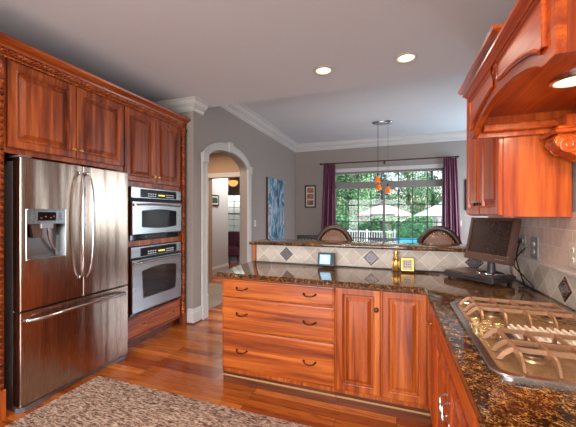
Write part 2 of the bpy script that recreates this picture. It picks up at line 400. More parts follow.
def vpull(parent, c, out, mat, h=.09, side=None):
    b = BM(); c = Vector(c); side = side or Vector((0,0,0)); pts = []
    for i in range(13):
        t = i/12*2-1
        pts.append(c + Z*(t*h/2) + out*(.024*(1-abs(t)**5)+.002) + side*(.008*math.sin(t*PI)))
    add_tube(b, pts, .0045, 8)
    for s in (-1, 1): add_lathe(b, [(.009, 0), (.009, .002), (.005, .005)], c + Z*(s*h/2), out, 12)
    return obj('handle', b, mat, parent, True)
def knob(parent, c, out, mat, r=.014):
    b = BM(); add_lathe(b, [(r*.7, 0), (r*.7, .003), (r*.35, .006), (r*.35, .014), (r*.9, .018), (r, .023), (r*.8, .028), (.001, .030)], c, out, 18)
    return obj('knob', b, mat, parent, True)

# ================================================================== SETTING
XL, XR, YB, XA, ZC, ZD, YC = -3.20, .84, 7.40, -2.42, 2.83, 3.13, 3.46
YR = -3.1
b = BM(); add_box(b, -3.35, 2.6, YR-.15, YB+.15, -.12, 0); struct('floor', b, M_floor)
b = BM(); add_box(b, -4.8, -2.57, 3.41, 5.28, -.12, .004)
b2 = b; struct('floor_hall', b2, M_halltile)
b = BM(); add_box(b, -9.0, -2.57, 5.281, 10.2, -.12, .002); struct('floor_far', b, M_floor)
b = BM(); add_box(b, -3.35, XR+.15, YR-.15, YC, ZC, ZC+.12); add_box(b, -3.35, 2.6, YC-.0, YC+.10, ZC, ZD+.1)
struct('ceiling', b, M_ceil)
b = BM(); add_box(b, XA-.14, 2.6, YC+.10, YB+.15, ZD, ZD+.12); struct('ceiling_dining', b, M_ceil_d)
b = BM(); add_box(b, XL-.15, XL, YR-.15, 3.26, 0, ZC); struct('wall_left', b, M_wall)
b = BM(); add_box(b, -4.9, XA-.14, 3.26, 3.41, 0, ZC); struct('wall_stub', b, M_wall)
# arch wall with opening
AY0, AY1, ASP, ARI = 3.533, 4.735, 2.105, .235
def arch_z(y, y0, y1, sp, ri): 
    t = (y-(y0+y1)/2)/((y1-y0)/2); return sp + ri*math.sqrt(max(0, 1-t*t))
b = BM(); prof = [(3.26, 0), (3.26, ZC), (YC+.1, ZC), (YC+.1, ZD), (YB, ZD), (YB, 0), (AY1, 0)]
ar = [(AY1 - (AY1-AY0)*(1-math.cos(PI*i/28))/2) for i in range(29)]
poly = prof + [(y, arch_z(y, AY0, AY1, ASP, ARI)) for y in ar] + [(AY0, 0)]
add_prism(b, poly, lambda a, c, d: (d, a, c), XA-.14, XA); struct('wall_arch', b, M_wall)
# casing round the arch
b = BM(); cw = .112
out_ = [(AY1+cw, .30)] + [(AY1+cw - (AY1-AY0+2*cw)*(1-math.cos(PI*i/28))/2, arch_z(AY1+cw - (AY1-AY0+2*cw)*(1-math.cos(PI*i/28))/2, AY0-cw, AY1+cw, ASP, ARI+cw)) for i in range(29)] + [(AY0-cw, .30)]
inn_ = [(AY1, .30)] + [(y, arch_z(y, AY0, AY1, ASP, ARI)) for y in ar] + [(AY0, .30)]
for fr, d in ((0, .022), (.0, 0)):
    pass
lay = [(0.0, .026), (.12, .030), (.25, .018), (.7, .018), (.82, .030), (1.0, .030)]
rows = []
for fr, d in lay:
    rows.append([b.verts.new((XA+d, i_[0]+(o_[0]-i_[0])*fr, i_[1]+(o_[1]-i_[1])*fr)) for i_, o_ in zip(inn_, out_)])
rows.insert(0, [b.verts.new((XA+.001, i_[0], i_[1])) for i_ in inn_]); rows.append([b.verts.new((XA+.001, o_[0], o_[1])) for o_ in out_])
for A, B in zip(rows, rows[1:]):
    for k in range(len(A)-1): b.faces.new((A[k], A[k+1], B[k+1], B[k]))
for y0 in (AY0-cw-.006, AY1-.006):
    add_box(b, XA+.001, XA+.036, y0, y0+cw+.012, 0, .32, .004)
    add_box(b, XA+.001, XA+.044, y0-.006, y0+cw+.018, ASP-.03, ASP+.10, .005)
add_prism(b, [(-.05, 2.335), (.05, 2.335), (.066, 2.475), (-.066, 2.475)], lambda a, c, d: (d, a+(AY0+AY1)/2, c), XA+.001, XA+.046)
struct('trim_arch', b, M_white)
# back wall with window opening
WX0, WX1, WZ0, WZ1 = -1.45, .99, .42, 2.39
b = BM()
add_box(b, XA-.14, WX0, YB, YB+.15, 0, ZD); add_box(b, WX1, 2.6, YB, YB+.15, 0, ZD)
add_box(b, WX0, WX1, YB, YB+.15, WZ1, ZD); add_box(b, WX0, WX1, YB, YB+.15, 0, WZ0); struct('wall_back', b, M_wall)
b = BM(); add_box(b, 2.45, 2.6, YC+.1, 5.7, 0, ZD); add_box(b, 2.45, 2.6, 7.2, YB, 0, ZD); add_box(b, 2.45, 2.6, 5.7, 7.2, 0, .5); add_box(b, 2.45, 2.6, 5.7, 7.2, 2.45, ZD); add_box(b, XR+.15, 2.45, YC, YC+.1, 0, ZC); struct('wall_dining_right', b, M_wall)
b = BM(); add_box(b, XR, XR+.15, YR, YC, 0, ZC); struct('wall_right', b, M_wall)
b = BM()
for y in (5.7, 6.425, 7.15): add_box(b, 2.50, 2.55, y, y+.05, .5, 2.45)
for z in (.5, 1.45, 2.40): add_box(b, 2.50, 2.55, 5.7, 7.2, z, z+.05)
w4 = struct('window_4', b, M_white)  # unseen window, added to supply daylight to the dining room
b = BM(); add_box(b, 2.522, 2.528, 5.72, 7.18, .52, 2.43); struct('pane', b, M_glass, parent=w4)
RX0, RX1, RZ0, RZ1 = -2.6, .75, .45, 2.25
b = BM()
add_box(b, XL, RX0, YR-.15, YR, 0, ZC); add_box(b, RX1, XR+.15, YR-.15, YR, 0, ZC); add_box(b, RX0, RX1, YR-.15, YR, 0, RZ0); add_box(b, RX0, RX1, YR-.15, YR, RZ1, ZC)
struct('wall_rear', b, M_wall)
b = BM()
for x in (RX0, (2*RX0+RX1)/3, (RX0+2*RX1)/3, RX1-.05): add_box(b, x, x+.05, YR-.10, YR-.05, RZ0, RZ1)
for z in (RZ0, RZ1-.05): add_box(b, RX0, RX1, YR-.10, YR-.05, z, z+.05)
w2 = struct('window_2', b, M_white)  # unseen window, added behind the camera to supply daylight
b = BM(); add_box(b, RX0+.01, RX1-.01, YR-.078, YR-.072, RZ0+.02, RZ1-.02); struct('pane', b, M_glass, parent=w2)
# dining window
win = bpy.data.objects.new('window_1', None); C.objects.link(win); win.location = (0, YB, WZ0); win['kind'] = 'structure'
b = BM()
fy0, fy1 = YB+.03, YB+.10
add_box(b, WX0, WX0+.05, fy0, fy1, WZ0, WZ1); add_box(b, WX1-.05, WX1, fy0, fy1, WZ0, WZ1)
add_box(b, WX0, WX1, fy0, fy1, WZ1-.045, WZ1); add_box(b, WX0, WX1, fy0, fy1, WZ0, WZ0+.05)
add_box(b, -.300, -.246, fy0, fy1, WZ0, 2.0)
struct('window_frame', b, M_winframe, parent=win)
b = BM(); add_box(b, WX0, WX1, fy0-.015, fy1, 1.995, 2.15, .004); struct('transom_bar', b, M_winframe, parent=win)
b = BM()
for x in (-1.148, -.858, -.565, .045, .345, .645): add_box(b, x-.011, x+.011, fy0+.02, fy0+.045, WZ0+.03, WZ1-.03)
add_box(b, -.287, -.263, fy0+.02, fy0+.045, 2.1, WZ1-.03)
for z in (.82, 1.21, 1.60): add_box(b, WX0+.03, WX1-.03, fy0+.021, fy0+.044, z-.011, z+.011)
M_grid = plain('backlit_grid', srgb(70, 76, 80), .5)  # muntins coloured dark to stand in for their backlit shade
struct('muntin_grid', b, M_grid, parent=win)
b = BM(); add_box(b, WX0+.02, WX1-.02, fy0+.03, fy0+.036, WZ0+.02, WZ1-.02); struct('pane', b, M_glass, parent=win)
b = BM()   # casing and sill
for x0, x1, z0, z1 in ((WX0-.09, WX0, WZ0-.06, WZ1+.09), (WX1, WX1+.09, WZ0-.06, WZ1+.09), (WX0, WX1, WZ1, WZ1+.09)): add_box(b, x0, x1, YB-.02, YB-.001, z0, z1, .004)
add_box(b, WX0-.12, WX1+.12, YB-.06, YB-.001, WZ0-.03, WZ0, .004); struct('trim_window', b, M_white)
# crowns and baseboards
def crown(p, z, h, side):
    q = h*.78
    pr = [(0.001, z), (q, z), (q, z-.10*h), (q*.86, z-.115*h), (q*.84, z-.17*h), (q*.76, z-.18*h), (q*.74, z-.30*h), (q*.62, z-.44*h), (q*.46, z-.54*h), (q*.34, z-.58*h), (q*.33, z-.65*h), (q*.22, z-.66*h), (q*.20, z-.80*h), (q*.14, z-.88*h), (q*.05, z-.90*h), (q*.05, z-h), (.001, z-h)]
    b = BM(); add_sweep(b, p, pr, False, side); return b
struct('trim_crown_stub', crown([(XL+.002, 3.26), (XA, 3.26), (XA, YC)], ZC-.001, .135, -1), M_white)
struct('trim_crown_dining', crown([(XA, YC+.10), (XA, YB), (2.45, YB)], ZD-.001, .175, -1), M_white)
BP = [(.001, 0), (.020, 0), (.020, .145), (.014, .155), (.012, .175), (.005, .190), (.001, .190)]
SH = [(.021, 0), (.034, 0), (.032, .010), (.021, .018)]
def base(name, p, side):
    b = BM(); add_sweep(b, p, BP, False, side); struct(name, b, M_white)
base('baseboard_stub', [(-2.505, 3.26), (XA, 3.26), (XA, AY0-cw-.008)], -1)
base('baseboard_arch', [(XA, AY1+cw+.008), (XA, YB), (2.45, YB)], -1)
base('baseboard_right', [(XR, -2.9), (XR, -.5)], 1)
b = BM(); add_sweep(b, [(-2.505, 3.26), (XA, 3.26), (XA, AY0-cw-.012)], SH, False, -1); struct('trim_shoe', b, M_toe)
# hall beyond the arch
DX0, DX1, DY, DH = -3.55, -2.66, 5.28, 2.11
b = BM(); add_box(b, -4.8, DX0, DY, DY+.12, 0, 2.6); add_box(b, DX0, DX1, DY, DY+.12, DH, 2.6); add_box(b, DX1, XA-.14, DY, DY+.12, 0, 2.6)
add_box(b, -4.9, -4.8, 3.41, DY+.12, 0, 2.6); struct('wall_hall', b, M_hallwall)
b = BM(); add_box(b, -4.9, XA-.141, 3.41, DY+.12, 2.6, 2.7); struct('ceiling_hall', b, M_ceil)
b = BM(); add_box(b, DX0-.09, DX0, DY-.02, DY-.001, 0, DH+.09, .004); add_box(b, DX1, DX1+.09, DY-.02, DY-.001, 0, DH+.09, .004); add_box(b, DX0, DX1, DY-.02, DY-.001, DH, DH+.09, .004)
struct('trim_door', b, M_white)
b = BM(); add_box(b, -4.05, -3.9, DY+.12, 6.62, 0, 2.7); struct('wall_far_left', b, M_farwall)
b = BM(); add_box(b, -6.02+.0, -5.38, 10.05, 10.2, 2.12, 2.9); add_box(b, -6.02, -5.38, 10.05, 10.2, 0, .68); add_box(b, -9, -6.02, 10.05, 10.2, 0, 2.9); add_box(b, -5.38, XA-.14, 10.05, 10.2, 0, 2.9)
add_box(b, -9.15, -9, 5.28, 10.2, 0, 2.9); add_box(b, -9, -4.9, 5.28, 5.4, 0, 2.9); add_box(b, XA-.141, XA-.02, YB+.16, 10.2, 0, 2.9); struct('wall_far', b, M_farwall)
b = BM(); add_box(b, -9, XA-.145, 5.42, 10.2, 2.71, 2.8); struct('ceiling_far', b, M_ceil)
b = BM(); pr = [(-3.9, DY+.125), (-3.9, 6.62)]; add_sweep(b, pr, BP, False, -1); struct('baseboard_far', b, M_white)
b = BM()
add_box(b, -6.02, -5.98, 10.08, 10.13, .68, 2.12); add_box(b, -5.42, -5.38, 10.08, 10.13, .68, 2.12); add_box(b, -6.02, -5.38, 10.08, 10.13, .68, .72); add_box(b, -6.02, -5.38, 10.08, 10.13, 2.08, 2.12); add_box(b, -6.02, -5.38, 10.08, 10.13, 1.37, 1.42)
for z in (.95, 1.18, 1.62, 1.85): add_box(b, -6.0, -5.4, 10.10, 10.12, z, z+.015)
add_box(b, -5.71, -5.69, 10.10, 10.12, .7, 2.1); w3 = struct('window_3', b, M_white)
b = BM(); add_box(b, -6.01, -5.39, 10.107, 10.113, .7, 2.1); struct('pane', b, M_glass, parent=w3)
light('hall_downlight', 'AREA', (-3.3, 4.3, 2.58), 15, (1, .80, .62), .25)
light('far_fill_light', 'AREA', (-3.3, 6.4, 2.69), 20, (1, .95, .9), .4)  # added fill without a fixture, brightens the far room

# bar half wall + ledge
b = BM(); add_box(b, -1.365, XR-.001, 2.835, 2.96, 0, 1.084); struct('wall_bar', b, M_wall)
# backsplashes
M_bs = tile_mat('diagonal_tile_bar', .113, True, ('X', 'Z'), TC[0], TC[1], TC[2], org=(-.815, .0035, 0))
M_bsr = tile_mat('diagonal_tile_side', .113, True, ('Y', 'Z'), TC[0], TC[1], TC[2], org=(.49, .0035, 0))
M_sq = tile_mat('square_tile_side', .102, False, ('Y', 'Z'), srgb(222, 194, 180), srgb(196, 166, 152), srgb(228, 214, 206), org=(.42, .190, 0))
def accent(parent, c, A, B_, Nn, m):
    r = .068; c = Vector(c)
    b = BM(); pts = [c+A*r, c+B_*r, c-A*r, c-B_*r]
    lo = [b.verts.new(p) for p in pts]; hi = [b.verts.new(c+(p-c)*.94+Nn*.004) for p in pts]
    b.faces.new(lo); b.faces.new(hi)
    for i in range(4): b.faces.new((lo[i], lo[(i+1)%4], hi[(i+1)%4], hi[i]))
    o = obj('accent_tile', b, m, parent, label='dark metal diamond accent tile')
    b = BM()
    def loop(s, rr): add_tube(b, [c+Nn*.0045+A*(s*math.cos(t*PI/12))+B_*(s*math.sin(t*PI/12)) for t in range(24)], rr, 6, True)
    loop(.034, .003); loop(.020, .0025)
    for k in range(4):
        t = k*PI/4; add_tube(b, [c+Nn*.004-(A*math.cos(t)+B_*math.sin(t))*.018, c+Nn*.004+(A*math.cos(t)+B_*math.sin(t))*.018], .002, 6)
    for s in (A, -A, B_, -B_): add_lathe(b, [(.006, 0), (.005, .003), (.001, .004)], c+s*.048+Nn*.003, Nn, 8)
    obj('relief', b, M_accent_l, o, True)
bs = thing('bar_backsplash', 'tan diagonal stone tile backsplash with dark diamond inserts below the raised bar', 'backsplash', (-.2, 2.825, .916))
b = BM(); add_box(b, -1.335, XR-.012, 2.823, 2.8345, .916, 1.083); me_bs = obj('tile_field', b, M_bs, bs)
# undo local offset for the tile coordinates: keep mesh in world axes
for x in (-1.015, -.212, .59): accent(bs, (x, 2.8225, .9995), X, Z, -Y, M_accent)
b = BM(); add_box(b, -1.366, -1.336, 2.800, 2.8345, .916, 1.083, .003); obj('end_trim', b, wood_oz, bs, label='orange wood end strip')
rs = thing('side_backsplash', 'square pink-tan stone tiles over a diagonal tile band, right of the cooktop', 'backsplash', (.835, 1.5, .916))
b = BM(); add_box(b, .829, .8395, -.3, 2.822, .916, 1.076); obj('tile_band', b, M_bsr, rs)
b = BM(); add_box(b, .829, .8395, -.3, 2.822, 1.1005, 1.40); obj('tile_field', b, M_sq, rs)
b = BM(); add_box(b, .820, .8395, -.3, 2.80, 1.0765, 1.100, .006, 2); obj('tile_liner', b, M_liner, rs)
for y in (1.99, 1.19): accent(rs, (.8285, y, .9975), Y, Z, -X, M_accent_b)

# ================================================================== WORKTOPS
b = BM(); CP = [(-1.385, 2.165), (.19, 2.165), (.19, -.3), (.826, -.3), (.826, 2.82), (-1.385, 2.82)]
add_prism(b, CP, lambda a, c, d: (a, c, d), .8765, .9145)
bmesh.ops.bevel(b, geom=[e for e in b.edges if abs(e.verts[0].co.z-e.verts[1].co.z) < 1e-4], offset=.010, segments=3, affect='EDGES', profile=.5)
tag(obj('worktop', b, M_granite, None, True), 'L-shaped polished dark granite worktop carrying the cooktop and computer', 'countertop')
b = BM(); add_box(b, -1.395, XR-.013, 2.77, 3.17, 1.0852, 1.1152, .008, 3)
tag(obj('bar_counter', b, M_granite, None, True), 'raised granite bar ledge above the diagonal tile strip', 'countertop')

# ================================================================== PENINSULA CABINETS
def base_box(t, x0, x1, mat=wood_oz):
    b = BM(); add_box(b, x0, x1, 2.21, 2.80, .10, .8755, .002); obj('body', b, mat, t)
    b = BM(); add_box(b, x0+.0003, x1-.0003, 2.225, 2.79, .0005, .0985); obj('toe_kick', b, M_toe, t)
    b = BM(); add_box(b, x0+.0003, x1-.0003, 2.214, 2.224, .060, .073, .003); obj('toe_strip', b, M_strip, t, label='pale light-coloured strip')
dr = thing('drawer_cabinet', 'cherry base cabinet of three wide drawers at the left end of the peninsula', 'cabinet', (-.885, 2.5, 0))
base_box(dr, -1.355, -.4145)
for z0, z1 in ((.722, .862), (.462, .712), (.136, .452)):
    d = drawer_front(dr, (-1.347, 2.209, z0), X, Z, -Y, .925, z1-z0, wood_x)
    for x in (-1.165, -.605): pull(d, (x, 2.189, (z0+z1)/2+.006), X, -Y, M_bronze)
dc = thing('door_cabinet', 'cherry base cabinet with two raised-panel doors beside the three wide drawers', 'cabinet', (-.1, 2.5, 0))
base_box(dc, -.4135, .2195)
raised_door(dc, (-.405, 2.209, .136), X, Z, -Y, .303, .728, wood_oz, frame=.8)
d = raised_door(dc, (-.094, 2.209, .136), X, Z, -Y, .283, .728, wood_oz, frame=.8)
knob([c for c in dc.children if c.name.startswith('door')][0], (-.13, 2.189, .735), -Y, M_bronze, .016)

# right-hand base cabinets (face X = .22, looking toward -X)
def side_box(t, y0, y1):
    b = BM(); add_box(b, .2205, .82, y0, y1, .10, .8755, .002); obj('body', b, wood_rz, t)
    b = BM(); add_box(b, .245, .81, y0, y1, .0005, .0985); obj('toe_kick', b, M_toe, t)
cc = thing('corner_cabinet', 'narrow cherry base door cabinet tucked in the inner corner of the worktop', 'cabinet', (.5, 2.03, 0))
side_box(cc, 1.862, 2.208)
d = raised_door(cc, (.2195, 2.185, .136), -Y, Z, -X, .315, .728, wood_rz, frame=.7)
knob(d, (.1995, 2.02, .735), -X, M_brass, .014)
ck = thing('cooktop_cabinet', 'cherry base cabinet under the cooktop with a long false drawer and paired pulls', 'cabinet', (.5, 1.4, 0))
side_box(ck, .945, 1.861)
drawer_front(ck, (.2195, 1.850, .752), -Y, Z, -X, .895, .112, wood_ry)
for y0 in (1.850, 1.3995):
    d = raised_door(ck, (.2195, y0, .136), -Y, Z, -X, .4455, .602, wood_rz, frame=.85)
    vpull(d, (.1995, 1.432 if y0 > 1.5 else 1.370, .59), -X, M_hsteel, .09, Y)
nc = thing('near_cabinet', 'cherry base cabinet at the near end of the right-hand worktop', 'cabinet', (.5, .3, 0))
side_box(nc, -.28, .944)
drawer_front(nc, (.2195, .935, .752), -Y, Z, -X, 1.2, .112, wood_ry)
for y0 in (.935, .33): raised_door(nc, (.2195, y0, .136), -Y, Z, -X, .595, .602, wood_rz)

# ================================================================== TALL CABINETS, LEFT
FX = -2.55
fc = thing('fridge_cabinet', 'cherry two-door wall cabinet above the steel refrigerator', 'cabinet', (-2.85, 1.84, 1.83))
b = BM(); add_box(b, -3.19, FX, 1.345, 2.3195, 1.815, 2.49, .002); obj('body', b, wood_z, fc)
for y0, ky in ((1.352, 1.805), (1.840, 1.868)):
    d = raised_door(fc, (FX+.001, y0, 1.855), Y, Z, X, .482 if y0 < 1.5 else .474, .606, wood_z)
    knob(d, (FX+.021, ky, 1.925), X, M_brass, .014)
oc = thing('oven_cabinet', 'tall cherry cabinet holding two wall ovens, two doors above and a drawer below', 'cabinet', (-2.85, 2.78, 0))
b = BM()     # carcass with two oven openings
add_box(b, -3.19, FX, 2.3205, 2.384, .10, 2.49); add_box(b, -3.19, FX, 3.156, 3.236, .10, 2.49)
for z0, z1 in ((.10, .335), (1.056, 1.112), (1.675, 2.49)): add_box(b, -3.19, FX, 2.384, 3.156, z0, z1)
obj('body', b, wood_z, oc)
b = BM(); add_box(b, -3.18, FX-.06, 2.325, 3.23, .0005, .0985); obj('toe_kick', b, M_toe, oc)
for y0, w, ky in ((2.330, .406, 2.708), (2.740, .412, 2.768)):
    d = raised_door(oc, (FX+.001, y0, 1.725), Y, Z, X, w, .736, wood_z)
    knob(d, (FX+.021, ky, 1.80), X, M_brass, .014)
d = drawer_front(oc, (FX+.001, 2.335, .125), Y, Z, X, .815, .195, wood_y)
for y in (2.55, 2.98): pull(d, (FX+.021, y, .23), Y, X, M_brass)
def rope_col(parent, y, z0, z1, name='rope_column'):
    b = BM(); add_rope(b, (FX+.024, y, z0), (FX+.024, y, z1), .027, .040, 2, 14); return obj(name, b, wood_y, parent, True)
rope_col(oc, 3.198, .14, 2.42)
b = BM(); add_box(b, FX, FX+.05, 3.166, 3.234, .0005, .14, .004); obj('column_base', b, wood_z, oc)
b = BM(); add_box(b, FX, FX+.05, 3.166, 3.234, 2.42, 2.465, .004); obj('column_cap', b, wood_z, oc)
rp = thing('rope_pilaster', 'cherry pilaster with a carved rope-twist column left of the refrigerator', 'pilaster', (-2.7, 1.29, 0))
b = BM(); add_box(b, -3.19, FX, 1.232, 1.344, .0005, 2.49, .002); obj('panel', b, wood_z, rp)
b = BM(); add_rope(b, (FX+.026, 1.290, .20), (FX+.026, 1.290, 2.28), .036, .046, 2, 14); obj('rope_column', b, wood_y, rp, True)
b = BM(); add_box(b, FX, FX+.05, 1.25, 1.33, .0005, .20, .004); obj('plinth', b, wood_z, rp)
b = BM(); add_box(b, FX, FX+.03, 1.25, 1.33, 2.28, 2.458, .004)
for k in range(7):
    a = k*2*PI/7; add_tube(b, [(FX+.03, 1.29+.026*math.cos(a), 2.405+.028*math.sin(a)), (FX+.042, 1.29+.014*math.cos(a+.6), 2.405+.016*math.sin(a+.6))], [.012, .007], 8)
add_tube(b, [(FX+.04, 1.29+.006*t*math.cos(t), 2.335+.005*t*math.sin(t)) for t in [k*.4 for k in range(16)]], .006, 8)
obj('carved_capital', b, wood_y, rp, True)
np_ = thing('pantry_cabinet', 'tall cherry pantry cabinet at the left edge, beyond the rope pilaster', 'cabinet', (-2.85, .8, 0))
b = BM(); add_box(b, -3.19, FX, .30, 1.231, .0005, 2.49, .002); obj('body', b, wood_z, np_)
for z0, h in ((.12, 1.2), (1.34, 1.12)): 
    for y0 in (.31, .77): raised_door(np_, (FX+.001, y0, z0), Y, Z, X, .45, h, wood_z)
cr = thing('cabinet_crown', 'carved cherry crown moulding with rope bead along the tops of the tall cabinets', 'moulding', (-2.8, 1.8, 2.4905))
b = BM(); p = [(FX, .30), (FX, 3.237), (-3.185, 3.237)]
pr = [(0, 2.4905), (.022, 2.4905), (.022, 2.500), (.014, 2.503), (.014, 2.524), (.030, 2.527), (.036, 2.542), (.056, 2.556), (.074, 2.562), (.086, 2.572), (.090, 2.584), (.090, 2.592), (0, 2.592)]
add_sweep(b, p, pr, False, -1)
obj('moulding', b, wood_y, cr)
b = BM(); add_rope(b, (FX+.026, .31, 2.5135), (FX+.026, 3.255, 2.5135), .0155, .034, 2, 10); add_rope(b, (FX+.02, .31, 2.4765), (FX+.02, 3.240, 2.4765), .011, .026, 2, 8)
obj('rope_bead', b, wood_x, cr, True)

# ================================================================== REFRIGERATOR
fr = thing('refrigerator', 'stainless steel French-door refrigerator with bottom freezer drawer and water dispenser', 'refrigerator', (-2.8, 1.835, 0))
F0, F1, FF = 1.385, 2.287, -2.452
b = BM(); add_box(b, -3.17, -2.535, F0+.006, F1-.006, .03, 1.765, .004); obj('body', b, M_side, fr)
b = BM(); add_box(b, -3.1, -2.50, F0+.01, F1-.01, .0005, .03); 
add_prism(b, [(-2.50, F0-.004), (-2.472, F0+.0), (-2.455, F0+.03), (-2.46, F0+.15), (-2.50, F0+.3)], lambda a, c, d: (a, c, d), .002, .036)
add_prism(b, [(-2.50, F1+.004), (-2.472, F1-.0), (-2.455, F1-.03), (-2.46, F1-.12), (-2.50, F1-.2)][::-1], lambda a, c, d: (a, c, d), .002, .036)
obj('base_grille', b, M_side, fr)
ZS = .705
def curved_front(y0, y1, z0, z1, hole=None):
    """door slab, slightly bowed outwards, with an optional rectangular hole"""
    b = BM(); ys = {y0, y0+.004, y1-.004, y1}; zs = {z0, z0+.004, z1-.004, z1}
    for k in range(1, 12): ys.add(y0+(y1-y0)*k/12)
    if hole: ys |= {hole[0], hole[1]}; zs |= {hole[2], hole[3]}
    ys = sorted(ys); zs = sorted(zs); g = {}
    for i, y in enumerate(ys):
        for j, z in enumerate(zs):
            e = (-.005 if i in (0, len(ys)-1) or j in (0, len(zs)-1) else 0)
            g[i, j] = b.verts.new((FF + e, y, z))
    bk = [b.verts.new((-2.53, y, z)) for y, z in ((y0, z0), (y1, z0), (y1, z1), (y0, z1))]
    for i in range(len(ys)-1):
        for j in range(len(zs)-1):
            yc, zc = (ys[i]+ys[i+1])/2, (zs[j]+zs[j+1])/2
            if hole and hole[0] < yc < hole[1] and hole[2] < zc < hole[3]: continue
            b.faces.new((g[i, j], g[i+1, j], g[i+1, j+1], g[i, j+1]))
    b.faces.new(bk)
    I, J = len(ys)-1, len(zs)-1
    b.faces.new([g[i, 0] for i in range(I+1)] + [bk[1], bk[0]]); b.faces.new([g[i, J] for i in range(I+1)] + [bk[2], bk[3]])
    b.faces.new([g[0, j] for j in range(J+1)] + [bk[3], bk[0]]); b.faces.new([g[I, j] for j in range(J+1)] + [bk[2], bk[1]])
    return b
H = (1.425, 1.690, 1.068, 1.418)
dl = obj('left_door', curved_front(F0, 1.833, ZS+.005, 1.787, H), M_steel, fr)
drr = obj('right_door', curved_front(1.838, F1, ZS+.005, 1.787), M_steel, fr)
fz = obj('freezer_drawer', curved_front(F0, F1, .045, ZS-.005), M_steel, fr)
for y in (F0+.05, F1-.05):
    b = BM(); add_box(b, -2.62, -2.48, y-.04, y+.04, 1.788, 1.806, .006); obj('hinge_cover', b, M_side, fr)
for y, s, door in ((1.803, -1, dl), (1.868, 1, drr)):
    b = BM(); pts = []; rr = []
    for i in range(25):
        t = i/24*2-1
        pts.append((FF + .010 + .060*math.sqrt(max(0, 1-t**4))*.95, y + s*.016*(1-t*t) - s*.004, 1.30 + t*.425)); rr.append(.0135 - .003*abs(t))
    add_tube(b, pts, rr, 10, flat=(1.0, .8))
    for t in (-1, 1): add_box(b, FF+.001, FF+.022, y-.012, y+.012, 1.30+t*.425-.014, 1.30+t*.425+.014, .004)
    obj('handle', b, M_hsteel, door, True)
b = BM(); pts = []
for i in range(25):
    t = i/24*2-1; pts.append((FF + .012 + .055*math.sqrt(max(0, 1-t**6)), 1.835 + t*.41, .640 + .012*(1-t*t)))
add_tube(b, pts, .0135, 10)
for t in (-1, 1): add_box(b, FF+.001, FF+.024, 1.835+t*.41-.016, 1.835+t*.41+.016, .625, .655, .004)
obj('handle', b, M_hsteel, fz, True)
# dispenser
b = BM(); y0, y1, z0, z1 = H
outer = [(FF+.004, y0-.008, z0-.008), (FF+.004, y1+.008, z0-.008), (FF+.004, y1+.008, z1+.008), (FF+.004, y0-.008, z1+.008)]
add_box(b, FF-.002, FF+.005, y0-.008, y0, z0-.008, z1+.008, .002); add_box(b, FF-.002, FF+.005, y1, y1+.008, z0-.008, z1+.008, .002)
add_box(b, FF-.002, FF+.005, y0, y1, z1, z1+.008, .002); add_box(b, FF-.002, FF+.005, y0, y1, z0-.008, z0, .002)
dsp = obj('dispenser', b, M_hsteel, dl)
b = BM(); zc = 1.318      # cavity, open at the front
c = []
for x, e in ((FF, 0), (FF-.062, .03)):
    c.append([b.verts.new(q) for q in ((x, y0+e, z0+e*.2), (x, y1-e, z0+e*.2), (x, y1-e, zc), (x, y0+e, zc))])
for k in range(4): b.faces.new((c[0][k], c[0][(k+1)%4], c[1][(k+1)%4], c[1][k]))
b.faces.new(c[1]); obj('cavity', b, M_steel_h, dsp)
b = BM(); add_box(b, FF-.05, FF+.001, y0+.0005, y1-.0005, zc, z1-.0005); obj('control_panel', b, M_steel_h, dsp)
b = BM(); add_box(b, FF+.0015, FF+.004, y0+.065, y1-.07, zc+.022, z1-.014, .002); dd = obj('display', b, M_panelblk, dsp)
dd = dsp
for k, (yy, zz) in enumerate(((.085, .04), (.115, .05), (.150, .042), (.172, .052))):
    b = BM(); add_box(b, FF+.0042, FF+.0048, y0+yy, y0+yy+.012, zc+zz, zc+zz+.006); obj('indicator', b, M_red, dd)
for yy in (.028, .215):
    b = BM()
    for k in range(4): add_box(b, FF+.0015, FF+.0035, y0+yy, y0+yy+.022, zc+.026+k*.015, zc+.036+k*.015, .001)
    obj('button_column', b, M_side, dsp)
b = BM(); add_box(b, FF-.03, FF+.006, y0+.09, y0+.175, zc-.034, zc+.004, .003); obj('spout', b, M_plate_g, dsp)
b = BM(); add_prism(b, [(y0+.03, zc-.002), (y0+.115, zc-.002), (y0+.105, zc-.10), (y0+.05, zc-.10)], lambda a, c_, d: (d, a, c_), FF-.045, FF-.012); obj('ice_chute', b, M_bezel, dsp)
b = BM(); add_tube(b, [(FF-.02-.02*t, y0+.15+.07*t*t, zc-.02-.19*t) for t in [k/8 for k in range(9)]], .010, 8, flat=(1, .6)); obj('paddle', b, M_hsteel, dsp, True)

